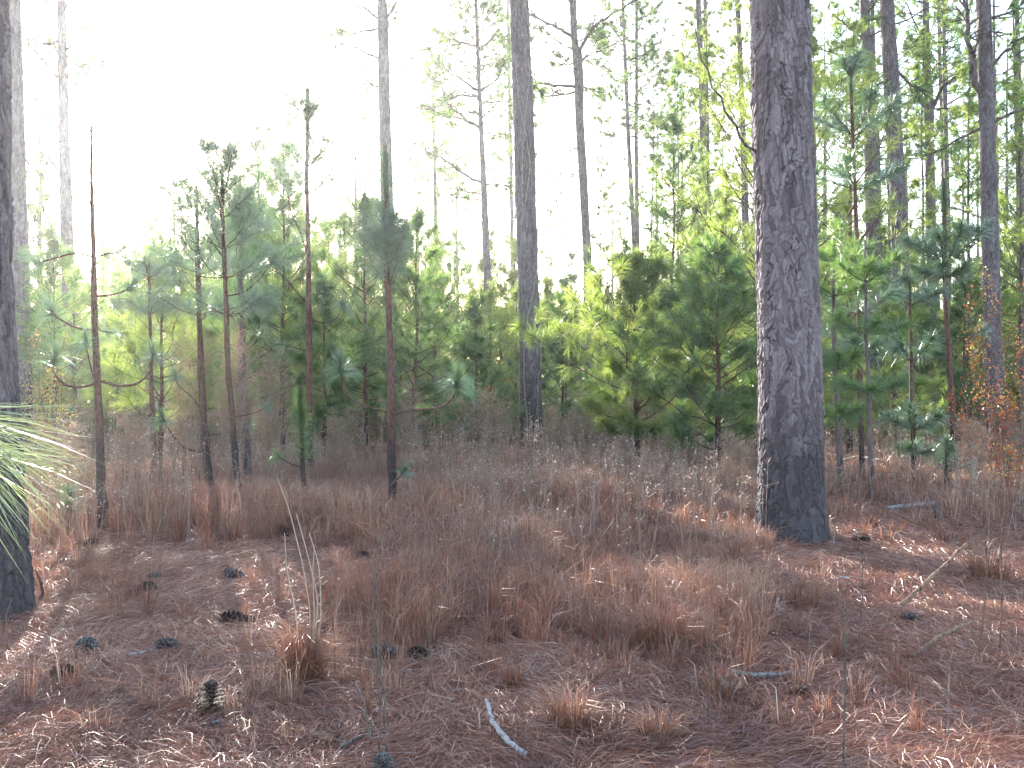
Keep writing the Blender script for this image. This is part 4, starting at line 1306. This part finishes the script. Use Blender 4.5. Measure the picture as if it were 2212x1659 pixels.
for a in [("fuzzy dead brown herb leaning on the vine wrapped trunk's foot", 1215, 18.5, 90, 880, 14),
          ("round grey brown dead herb in shade between the vine wrapped trunk and the bushy pine", 1300, 19.5, 110, 835, 20),
          ("pale feathery dead herb behind the curved arm sapling's arm", 890, 17.0, 60, 830, 12),
          ("wide brown dead herb at the thicket's foot facing the vine wrapped trunk", 1050, 19.5, 150, 840, 22),
          ("low dead herb beside the bushy pine's stem", 1420, 17.5, 90, 900, 12),
          ("tall pinkish brown dead herb standing against the reddish straight sapling", 500, 13.2, 110, 700, 16),
          ("tall fine twigged dead herb behind the brown stemmed sapling", 420, 15.5, 100, 700, 14),
          ("slender dead herb with pale plumes near the candle topped seedling", 590, 14.2, 70, 720, 14),
          ("bright dead herb glowing behind the thin high tufted sapling", 385, 14.5, 70, 860, 10),
          ("sunlit dead herb beside the slim S armed sapling's foot", 285, 14.0, 80, 880, 14),
          ("pinkish sunlit dead herb between the pale grey trunk and the slim sapling", 130, 12.5, 120, 900, 18),
          ("sparse dead herb behind the seedling's far side", 740, 15.0, 80, 880, 12),
          ("brown dead herb at the thickest trunk's sunward foot", 1590, 12.5, 70, 930, 12),
          ("dead herb amid straw between the two slim far side saplings", 1920, 17.5, 80, 900, 10),
          ("tall tan dead herb near the red leaved shrub", 2110, 14.5, 70, 900, 10),
          ("rusty dead herb past the stout brown trunk", 2190, 16.0, 80, 870, 12)]:
    dead_herb(*a)


def leaf_shrub(label, px, d, wpx, py_top, n_stem, n_leaf, mat='red_leaf', name="shrub", leaf=0.028, t0=0.0, t1=1.0):
    x = X(px, d); b = float(H(x, d)); h = Z(py_top, d) - b; sp = wpx * d / F / 2
    st, lf = MB(), MB()
    for i in range(n_stem):
        a = U(0, 6.28); r = sp * math.sqrt(RNG.random())
        p = wobble(np.array([math.cos(a) * r * 0.4, math.sin(a) * r * 0.4, -0.05]), np.array([math.cos(a) * r, math.sin(a) * r, h * U(0.55, 1.0)]), 8, 0.03)
        tube(st, p, np.linspace(0.01, 0.003, 8), 5)
        f = U(0.25, 1.0, n_leaf); ii = f * 7; i0 = np.minimum(ii.astype(int), 6)
        P = p[i0] + (p[i0 + 1] - p[i0]) * (ii - i0)[:, None]
        D = nrm(RNG.normal(size=(n_leaf, 3)) + np.array([0, 0, 0.2]))
        E = P + D * (U(0.08, 0.42, n_leaf) * (1.25 - f))[:, None]
        k = n_leaf // 5
        sticks(st, P[:k], E[:k], 0.003, 0.002)
        dd = nrm(RNG.normal(size=(n_leaf, 3)) + np.array([0, 0, -0.4])) * leaf
        t = np.clip(U(t0, t1, n_leaf), 0, 1)
        blades(lf, E, E + dd * 0.55, E + dd * 1.3, leaf * 0.9, t, 1.0)
    root = link_empty(name, (x, d, b), label, "shrub")
    st.build("stem", M['twig'], root); lf.build("leaves", M[mat], root)
    return root


leaf_shrub("red and gold leaved shrub overhanging the stout brown trunk", 2185, 18.0, 190, 550, 18, 130)
leaf_shrub("bright red leafy shoot crossing low in front of the stout brown trunk", 2125, 16.0, 140, 820, 10, 85, t0=0.0, t1=0.4, name="red_leaf_shoot")
leaf_shrub("yellow and tan leaved shrub behind the reddish whorled sapling", 1990, 25.0, 210, 720, 16, 110, t0=0.4, t1=1.0)
leaf_shrub("small russet shrub low at the photo's edge in front of the red leaved one", 2170, 13.8, 90, 960, 8, 60, t0=0.1, t1=0.8, leaf=0.025)
leaf_shrub("golden leaved shrub behind the pale grey trunk near the glare", 95, 18.5, 120, 690, 12, 110, t0=0.6, t1=1.0)
leaf_shrub("orange leaved shrub in the shaded thicket gap beside the vine wrapped trunk", 1075, 24.0, 70, 780, 8, 70, t0=0.1, t1=0.6)


# ------------------------------------------------------------------ vines on the mid clearing trunk
def vine(label, pts, r):
    d = 21.5
    P = []
    for px, py in pts:
        z = Z(py, d)
        cxp = np.interp(py, [0, 200, 500, 700, 900, 975], [1121, 1129, 1138, 1144, 1148, 1150])
        rr = 0.235
        off = np.clip((X(px, d) - X(cxp, d)) / rr, -1.1, 1.1)
        yy = -rr * math.sqrt(max(0.0, 1 - off * off)) - 0.012
        P.append([X(cxp, d) + off * rr, d + yy, z])
    P = np.array(P)
    t = np.linspace(0, len(P) - 1, 8 * (len(P) - 1) + 1)
    Q = np.stack([np.interp(t, np.arange(len(P)), P[:, k]) for k in range(3)], 1)
    Q[:, 0] += np.sin(t * 2.1) * 0.012
    mb = MB(); tube(mb, Q, r, 6)
    o = mb.build("vine", M['vine'], smooth=True)
    tag(o, label, "vine", "vines climbing the mid clearing trunk")


vine("thick pale vine slanting across the grey trunk at head height", [(1166, 350), (1160, 480), (1162, 580), (1150, 640), (1138, 690), (1132, 760), (1134, 860), (1140, 970)], 0.014)
vine("vine running up the shaded flank of the grey trunk", [(1130, 0), (1140, 60), (1152, 110), (1150, 200), (1160, 300), (1166, 380)], 0.010)
vine("thin vine looping over the upper part of the grey trunk", [(1112, 130), (1120, 230), (1138, 300), (1145, 360), (1135, 430), (1126, 500)], 0.009)
vine("vine hanging straight down the sunward edge of the grey trunk", [(1148, 120), (1138, 210), (1130, 320), (1128, 440), (1122, 560), (1120, 700)], 0.008)
vine("lowest vine, curling beside the foot of the grey trunk", [(1168, 600), (1164, 700), (1168, 780), (1160, 850), (1162, 940)], 0.011)


# ------------------------------------------------------------------ cones, sticks, chips, tufts on the ground
def cone_mesh(name, mat, open_=1.0):
    mb = MB()
    Lc, R0 = 0.15, 0.054
    n = 110
    tube(mb, [[0, 0, 0], [0, 0, Lc * 0.95]], [0.012, 0.005], 8, 0.2)
    for i in range(n):
        f = (i + 0.5) / n
        z = Lc * f
        a = i * 2.39996
        r = R0 * (math.sin(math.pi * min(1, 0.16 + 0.84 * f)) ** 0.7) * (1 - 0.25 * f) + 0.006
        el = (-0.25 + 1.5 * f) / open_
        d = np.array([math.cos(a) * math.cos(el), math.sin(a) * math.cos(el), math.sin(el)])
        s = np.array([-math.sin(a), math.cos(a), 0.0]); u = np.cross(d, s)
        b = np.array([math.cos(a) * 0.006, math.sin(a) * 0.006, z])
        w = 0.0085 * (0.6 + r / R0 * 0.6); th = 0.0028
        t = b + d * r
        v = [b - s * w * .4, b + s * w * .4, t + s * w - u * th, t - s * w - u * th, t + s * w * .8 + u * th * 1.5, t - s * w * .8 + u * th * 1.5, t + d * 0.006 + u * th]
        mb.add(v, [[2, 6, 3], [4, 5, 6], [2, 4, 6], [3, 6, 5], [0, 5, 1]] and [[2, 6, 3], [4, 5, 6], [2, 4, 6], [3, 6, 5]], [[0, 1, 2, 3], [1, 0, 5, 4]], U(0.1, 0.9))
    return mb.mesh(name, mat)


CM = [cone_mesh("pine_cone", M['cone']), cone_mesh("pine_cone", M['cone'], 1.3), cone_mesh("pine_cone", M['greycone'])]


def cone(px, py, size, label, k=0, tilt=1.5, az=None, spin=0.0):
    d = depth_of(py + size * 0.3)
    x = X(px, d)
    o = bpy.data.objects.new("pine_cone", CM[k]); COL.objects.link(o)
    s = 0.86 * size * d / F / 0.15
    az = U(0, 6.28) if az is None else az
    o.scale = (s * 1.15,) * 2 + (s,)
    o.rotation_euler = (tilt, 0, az)
    lift = 0.036 * s * abs(math.sin(tilt)) + 0.004
    # centre the lying cone on its spot
    half = 0.075 * s * math.sin(tilt)
    cx_ = x - math.sin(az) * half; cy_ = d + math.cos(az) * half
    o.location = (cx_, cy_, float(H(x, d)) + lift - (0.014 * s if tilt > 0.8 else 0.0))
    tag(o, label, "pine cone", "fallen pine cones")
    return o


cone(455, 1520, 72, "dark pine cone standing upright on straw, a pale stalk bent over it", 0, 0.12, 0.3)
cone(503, 1328, 60, "large dark cone lying on its side amid bright straw, behind the upright cone", 1, 1.45, 1.4)
cone(535, 1334, 34, "small cone touching the large dark cone's end", 0, 1.2, 2.0)
cone(140, 1457, 60, "broad dark cone nearest the photo's lower edge, on the dark edge trunk's side", 0, 1.5, 1.2)
cone(125, 1468, 34, "small cone pressed against the broad dark cone", 1, 1.3, 0.4)
cone(362, 1392, 50, "rounded cone resting just past the short grey stick", 2, 1.4, 1.7)
cone(320, 1270, 46, "cone in a shallow hollow of straw, halfway from the slim sapling", 0, 1.3, 1.0)
cone(332, 1256, 30, "small grey cone right behind the cone in the straw hollow", 2, 1.2, 2.2)
cone(508, 1243, 44, "grey tinged cone with a stray twig above it, amid open straw", 2, 1.45, 1.2)
cone(495, 1233, 28, "little dark cone behind the grey tinged one", 0, 1.3, 0.3)
cone(600, 1141, 50, "dark cone near the candle topped seedling", 1, 1.5, 1.5)
cone(190, 1392, 52, "pale weathered cone half sunk in straw near the dark edge trunk", 2, 1.45, 1.0)
cone(694, 1358, 36, "cone wedged upright in the tall tufted grass clump", 0, 0.5, 1.0)
cone(830, 1412, 58, "long grey cone lying sideways near the dark upright twigs", 2, 1.5, 1.57)
cone(905, 1415, 48, "shaded cone just past the long grey cone", 0, 1.45, 1.3)
cone(828, 1645, 52, "grey cone cut by the photo's bottom edge below the dark twigs", 2, 0.7, 0.2)
cone(785, 1212, 40, "cone among short russet grass behind the dark upright twigs", 0, 1.4, 0.9)
cone(690, 1275, 34, "cone behind the pale stalks of the tufted grass clump", 1, 1.3, 2.5)
cone(1116, 1365, 30, "small near black cone in the middle of the grassy ground", 0, 0.9, 0.5)
cone(1072, 1388, 44, "grassed over cone beside the small near black one", 1, 1.4, 1.3)
cone(1965, 1342, 40, "cone on sunlit straw beside the leaning tan stick", 2, 1.3, 1.2)
cone(1190, 1348, 32, "faded cone near the white wood chip", 2, 1.4, 0.6)
cone(1730, 1490, 44, "cone half buried beyond the end of the white stick", 0, 1.4, 1.8)
cone(255, 1500, 28, "tiny cone alone on open straw beside the broad dark cone", 0, 1.4, 1.8)
cone(200, 1177, 34, "cone resting near the slim sapling's foot", 0, 1.4, 1.1)
cone(1860, 1165, 40, "dark cone beyond the thickest trunk's shaded foot", 0, 1.4, 1.4)


def stick(label, pts, r, mat, name="stick", lift=0.01, cat="stick", taper=0.6, group=None, air=()):
    """pts: (px, py, height above ground) laid on the ground"""
    P = []
    for px, py, hgt in pts:
        # the point's own depth: a raised point stands above a ground spot
        d = (EYE - hgt) * F / (py - CY) if py > CY + 5 else 20
        x = X(px, d)
        P.append([x, d, float(H(x, d)) * (1 if hgt < 0.1 else 0.5) + hgt + lift])
    P = np.array(P)
    n = len(P)
    t = np.linspace(0, n - 1, 5 * (n - 1) + 1)
    Q = np.stack([np.interp(t, np.arange(n), P[:, k]) for k in range(3)], 1)
    for _ in range(3):
        Q[1:-1] = (Q[:-2] + 2 * Q[1:-1] + Q[2:]) / 4
    o0 = Q[0].copy()
    Q[1:-1] += RNG.normal(size=(len(Q) - 2, 3)) * r * 0.2
    mb = MB(); tube(mb, Q - o0, np.linspace(r, r * taper, len(Q)) * U(0.88, 1.12, len(Q)), 9, U(0.3, 0.9))
    o = mb.build(name, M[mat], smooth=True); o.location = o0
    tag(o, label, cat, group)
    return o


stick("pale curved branch lying like a hook in the near straw", [(1138, 1640, 0.01), (1100, 1618, 0.03), (1072, 1585, 0.05), (1056, 1548, 0.07), (1052, 1515, 0.10)], 0.013, 'deadwood')
stick("straight white stick lying flat near the curled dead leaf", [(1580, 1456, 0.02), (1630, 1461, 0.02), (1690, 1460, 0.02), (1740, 1462, 0.005)], 0.013, 'deadwood')
stick("short bent grey stick in the grass before the thickest trunk", [(1698, 1332, 0.01), (1681, 1322, 0.03), (1680, 1308, 0.04), (1684, 1298, 0.06)], 0.009, 'deadwood')
stick("long tan stick leaning up towards the sunlit grass clump", [(1948, 1318, 0.01), (1975, 1290, 0.10), (2030, 1240, 0.25), (2090, 1182, 0.42)], 0.016, 'tanwood')
stick("short grey stick on straw beside the rounded cone", [(278, 1418, 0.01), (305, 1414, 0.015), (332, 1402, 0.02)], 0.012, 'deadwood')
stick("thin white stick lying behind the bent grey stick", [(1808, 1259, 0.01), (1835, 1256, 0.02), (1862, 1258, 0.01)], 0.012, 'deadwood')
stick("pale fallen limb with a dark broken end, past the thickest trunk", [(1915, 1103, 0.02), (1960, 1098, 0.05), (2000, 1096, 0.07), (2020, 1092, 0.08)], 0.03, 'deadwood', taper=0.9)
stick("dark stub propping the pale fallen limb's end", [(2030, 1125, 0.0), (2026, 1110, 0.08), (2020, 1092, 0.16)], 0.035, 'bark_far')
stick("short dark twig across the orange bark strip in the near straw", [(735, 1597, 0.03), (762, 1588, 0.035), (786, 1580, 0.03)], 0.010, 'twig')
stick("black curved root at the foot of the dark edge trunk", [(80, 1318, 0.0), (92, 1290, 0.06), (88, 1262, 0.14), (76, 1238, 0.20)], 0.012, 'cone', "root", cat="root")
stick("thin pale bent twig arching out of straw beside the dark upright twigs", [(800, 1600, 0.0), (795, 1560, 0.12), (785, 1520, 0.24), (768, 1478, 0.36)], 0.007, 'deadwood')
stick("leaning pale grey twig by the thickest trunk's foot", [(1650, 1170, 0.0), (1640, 1140, 0.12), (1625, 1080, 0.4), (1612, 1055, 0.5)], 0.008, 'deadwood')
stick("grey fallen branch bridging low behind the slim far side saplings", [(1800, 1000, 0.02), (1850, 985, 0.2), (1880, 990, 0.25), (1950, 1010, 0.1)], 0.022, 'deadwood')
stick("rotten tan stick in the near straw by the photo's lower corner", [(1975, 1430, 0.02), (2030, 1390, 0.06), (2100, 1350, 0.10)], 0.014, 'tanwood')


def stem(label, pts, r, mat='twig', cat="dry stem", name="dry_stem", group="upright dry stems", side=0, fluff=0):
    """an upright stem: foot pixel first; every point in the foot's own depth"""
    d = depth_of(pts[0][1]); x0 = X(pts[0][0], d); b = float(H(x0, d))
    P = np.array([[X(px, d) - x0, U(-0.01, 0.01) * i, Z(py, d) - b] for i, (px, py) in enumerate(pts)])
    P[0, 2] = -0.02
    n = len(P); t = np.linspace(0, n - 1, 6 * (n - 1) + 1)
    Q = np.stack([np.interp(t, np.arange(n), P[:, k]) for k in range(3)], 1)
    for _ in range(2):
        Q[1:-1] = (Q[:-2] + 2 * Q[1:-1] + Q[2:]) / 4
    mb = MB(); tube(mb, Q, np.linspace(r, r * 0.45, len(Q)), 6, 0.4)
    for i in range(side):
        k = int(RNG.integers(len(Q) // 3, len(Q)))
        e = Q[k] + nrm(np.array([U(-1, 1), U(-1, 1), U(0.5, 1.5)])) * U(0.05, 0.16)
        sticks(mb, Q[k][None], e[None], r * 0.5, r * 0.3)
    o = mb.build(name, M[mat], smooth=True); o.location = (x0, d, b)
    tag(o, label, cat, group)
    return o


stem("dark thin upright twig in front of the long grey cone", [(818, 1640), (822, 1500), (808, 1400), (806, 1290), (812, 1160)], 0.0042, side=4)
stem("second dark twig leaning across the first, beside the long grey cone", [(836, 1650), (832, 1520), (815, 1400), (820, 1280), (810, 1190)], 0.0038, side=3)
stem("dark crooked twig between the long grey cone and the grassy middle ground", [(910, 1525), (930, 1450), (925, 1360), (928, 1230)], 0.003, side=3)
stem("tall brown stem rising near the photo's lower corner", [(1822, 1655), (1826, 1520), (1828, 1420), (1818, 1330), (1810, 1270)], 0.005, side=3)
stem("dark red upright stem behind the rotten tan stick", [(1856, 1440), (1858, 1360), (1862, 1290), (1866, 1200)], 0.004, side=3)
stem("short dark stem rooted beside the curled dead leaf", [(1740, 1490), (1748, 1420), (1752, 1350)], 0.0035, side=2)
stem("thin grey stem past the curled dead leaf", [(1530, 1560), (1535, 1450), (1532, 1380), (1540, 1280)], 0.003, side=2)
stem("pale upright stem at the lower corner of the sunlit straw", [(2050, 1600), (2052, 1500), (2056, 1440), (2054, 1400)], 0.004, 'deadwood')
stem("tall tan stalk rising through the sunlit corner to the red leaved shrub", [(2160, 1420), (2165, 1300), (2160, 1180), (2170, 1060), (2163, 960)], 0.006, 'tanwood', side=3)
stem("brown stalk close beside the tall tan stalk", [(2120, 1380), (2132, 1260), (2128, 1140), (2140, 1040)], 0.005, 'tanwood', side=4)
stem("grey stalk standing by the thickest trunk's shaded foot", [(1800, 1205), (1802, 1150), (1806, 1100), (1810, 1040)], 0.006, 'deadwood', side=2)
stem("thin white topped stem rising alone near the vine wrapped trunk's open side", [(905, 1300), (915, 1150), (925, 1040)], 0.003, side=4)
stem("slender bent stalk in the glow between slim sapling and hazy group", [(350, 1150), (352, 1060), (345, 985)], 0.005, side=5)
stem("thin brown stem beside the tall tufted grass clump", [(723, 1480), (722, 1380), (712, 1290), (716, 1220)], 0.003, 'tanwood', side=2)


# the tall tuft with pale stalks, lower middle
def grass_clump(label, px, py, wpx, hpx, n, tint=0.35, stalks=(), lean=0.45):
    d = depth_of(py); x = X(px, d); b = float(H(x, d)); sp = wpx * d / F / 2; h = hpx * d / F
    mb = MB()
    ang = U(0, 6.28, n); r = np.sqrt(RNG.random(n)) * sp * 0.45
    p0 = np.stack([np.cos(ang) * r, np.sin(ang) * r, np.full(n, -0.01)], 1)
    hh = h * U(0.35, 1.0, n); ln = np.abs(RNG.normal(size=n)) * lean * h
    la = ang + RNG.normal(size=n) * 0.5
    p1 = p0 + np.stack([np.cos(la) * ln * .35, np.sin(la) * ln * .35, hh * 0.65], 1)
    p2 = p0 + np.stack([np.cos(la) * ln * 1.2, np.sin(la) * ln * 1.2, hh * U(0.5, 1.0, n)], 1)
    blades(mb, p0, p1, p2, 0.0034, np.clip(tint + RNG.normal(size=n) * 0.17, 0, 1), 0.85)
    for pts in stalks:
        A = np.array([[X(a, d) - x, U(-0.01, 0.01), Z(c, d) - b] for a, c in pts]); A[0, 2] = 0
        t = np.linspace(0, len(A) - 1, 6 * (len(A) - 1) + 1)
        Q = np.stack([np.interp(t, np.arange(len(A)), A[:, k]) for k in range(3)], 1)
        for _ in range(3):
            Q[1:-1] = (Q[:-2] + 2 * Q[1:-1] + Q[2:]) / 4
        tube(mb, Q, np.linspace(0.0038, 0.002, len(Q)), 5, 1.0)
    o = mb.build("grass_clump", M['grass']); o.location = (x, d, b)
    tag(o, label, "grass clump", "big dry grass clumps")
    return o


grass_clump("tall tufted russet grass clump with long pale stalks, near the upright cone", 655, 1470, 150, 190, 620, 0.36,
            [[(655, 1470), (672, 1330), (655, 1220), (622, 1090), (598, 1030)], [(665, 1470), (690, 1300), (660, 1180), (640, 1110)], [(650, 1470), (640, 1330), (618, 1230), (615, 1150)],
             [(675, 1470), (695, 1330), (690, 1220), (668, 1150)], [(660, 1470), (680, 1350), (675, 1240), (678, 1180)]])
grass_clump("low spiky clump in the near middle, beside the hooked branch", 1230, 1570, 200, 110, 420, 0.45)
grass_clump("dense dark russet clump in the grassy middle ground", 1430, 1400, 210, 150, 520, 0.25)
grass_clump("rust red clump near the middle, fronting the small near black cone", 1110, 1480, 60, 100, 160, 0.22, lean=0.3)
grass_clump("sunlit orange clump at the head of the leaning tan stick", 2135, 1255, 150, 100, 420, 0.3)
grass_clump("russet clump beside the thickest trunk's sunward foot", 1590, 1235, 80, 100, 340, 0.22)
grass_clump("small russet clump near the seedling's foot", 830, 1150, 120, 70, 240, 0.25)
grass_clump("round tangled clump in the grassy ground behind the long grey cone", 940, 1285, 160, 110, 400, 0.25)
grass_clump("wide shaggy clump below the thickest trunk", 1720, 1310, 220, 90, 420, 0.3)
grass_clump("grey brown clump beside the curled dead leaf", 1420, 1590, 170, 90, 300, 0.5)


def chip(label, px, py, wpx, mat='deadwood', name="wood_chip", cat="wood chip", curl=0.3, long_=1.8, rz=None):
    d = depth_of(py); x = X(px, d); w = wpx * d / F
    mb = MB(); nx, ny = 9, 6
    u, v = np.meshgrid(np.linspace(-0.5, 0.5, nx), np.linspace(-0.5, 0.5, ny))
    edge = 1 + 0.18 * RNG.normal(size=u.shape) * (np.maximum(abs(u), abs(v)) > 0.45)
    xx = u * w * edge; yy = v * w / long_ * edge; zz = (curl * w * (u ** 2 + v ** 2) * 2) + RNG.normal(size=u.shape) * w * 0.02
    top = np.stack([xx, yy, zz + w * 0.05], -1).reshape(-1, 3); bot = np.stack([xx, yy, zz], -1).reshape(-1, 3)
    i = np.arange(ny - 1)[:, None] * nx; j = np.arange(nx - 1)[None]
    q = np.stack([i + j, i + j + 1, i + nx + j + 1, i + nx + j], -1).reshape(-1, 4)
    rim = np.concatenate([np.arange(nx), np.arange(1, ny) * nx + nx - 1, (ny - 1) * nx + np.arange(nx - 2, -1, -1), np.arange(ny - 2, 0, -1) * nx])
    m = nx * ny; rn = np.roll(rim, -1)
    side = np.stack([rim, rim + m, rn + m, rn], -1)
    mb.add(np.vstack([top, bot]), None, np.vstack([q, q[:, ::-1] + m, side]), 0.8)
    o = mb.build(name, M[mat], smooth=True)
    o.location = (x, d, float(H(x, d)) + 0.012); o.rotation_euler = (U(-.3, .3), U(-.3, .3), U(0, 3) if rz is None else rz)
    tag(o, label, cat)
    return o


chip("largest white wood chip, lying in the grassy middle", 1160, 1312, 26)
chip("white wood chip in front of the shaded cone", 882, 1462, 22)
chip("upright white chip touching the white stick's grass", 1488, 1475, 20, long_=1.3)
chip("small white chip between the broad dark cone and short grey stick", 228, 1442, 22)
chip("white flake on straw behind the grey tinged cone", 395, 1241, 14)
chip("grey flake below the upright cone's far side", 470, 1560, 26)
chip("pale flake between the upright cone and grass clump", 690, 1505, 26, long_=3)
chip("curled tan dead leaf under the white stick", 1570, 1500, 55, 'tanwood', "dead_leaf", "dead leaf", 0.7, 1.4)
chip("orange strip of bark in the near straw", 700, 1590, 75, 'tanwood', "bark_strip", "bark strip", 0.1, 3.5, -0.5)

# ------------------------------------------------------------------ haze volume added to imitate lens glare around the sun
if GLARE_HAZE > 0:
    mb = MB()
    x0, x1, y0, y1, z0, z1 = -150, 150, -30, 200, -1.6, 45
    mb.add([[x0, y0, z0], [x1, y0, z0], [x1, y1, z0], [x0, y1, z0], [x0, y0, z1], [x1, y0, z1], [x1, y1, z1], [x0, y1, z1]], None,
           [[0, 3, 2, 1], [4, 5, 6, 7], [0, 1, 5, 4], [1, 2, 6, 5], [2, 3, 7, 6], [3, 0, 4, 7]])
    m, nt, out = new_mat("air")
    v = nt.nodes.new("ShaderNodeVolumePrincipled")
    v.inputs["Color"].default_value = (0.95, 0.97, 1.0, 1)
    v.inputs["Density"].default_value = GLARE_HAZE
    v.inputs["Anisotropy"].default_value = 0.75
    nt.links.new(v.outputs[0], out.inputs["Volume"])
    o = mb.build("haze", m)
    tag(o, "thin haze added among the trees to imitate lens glare", "haze", kind="stuff")
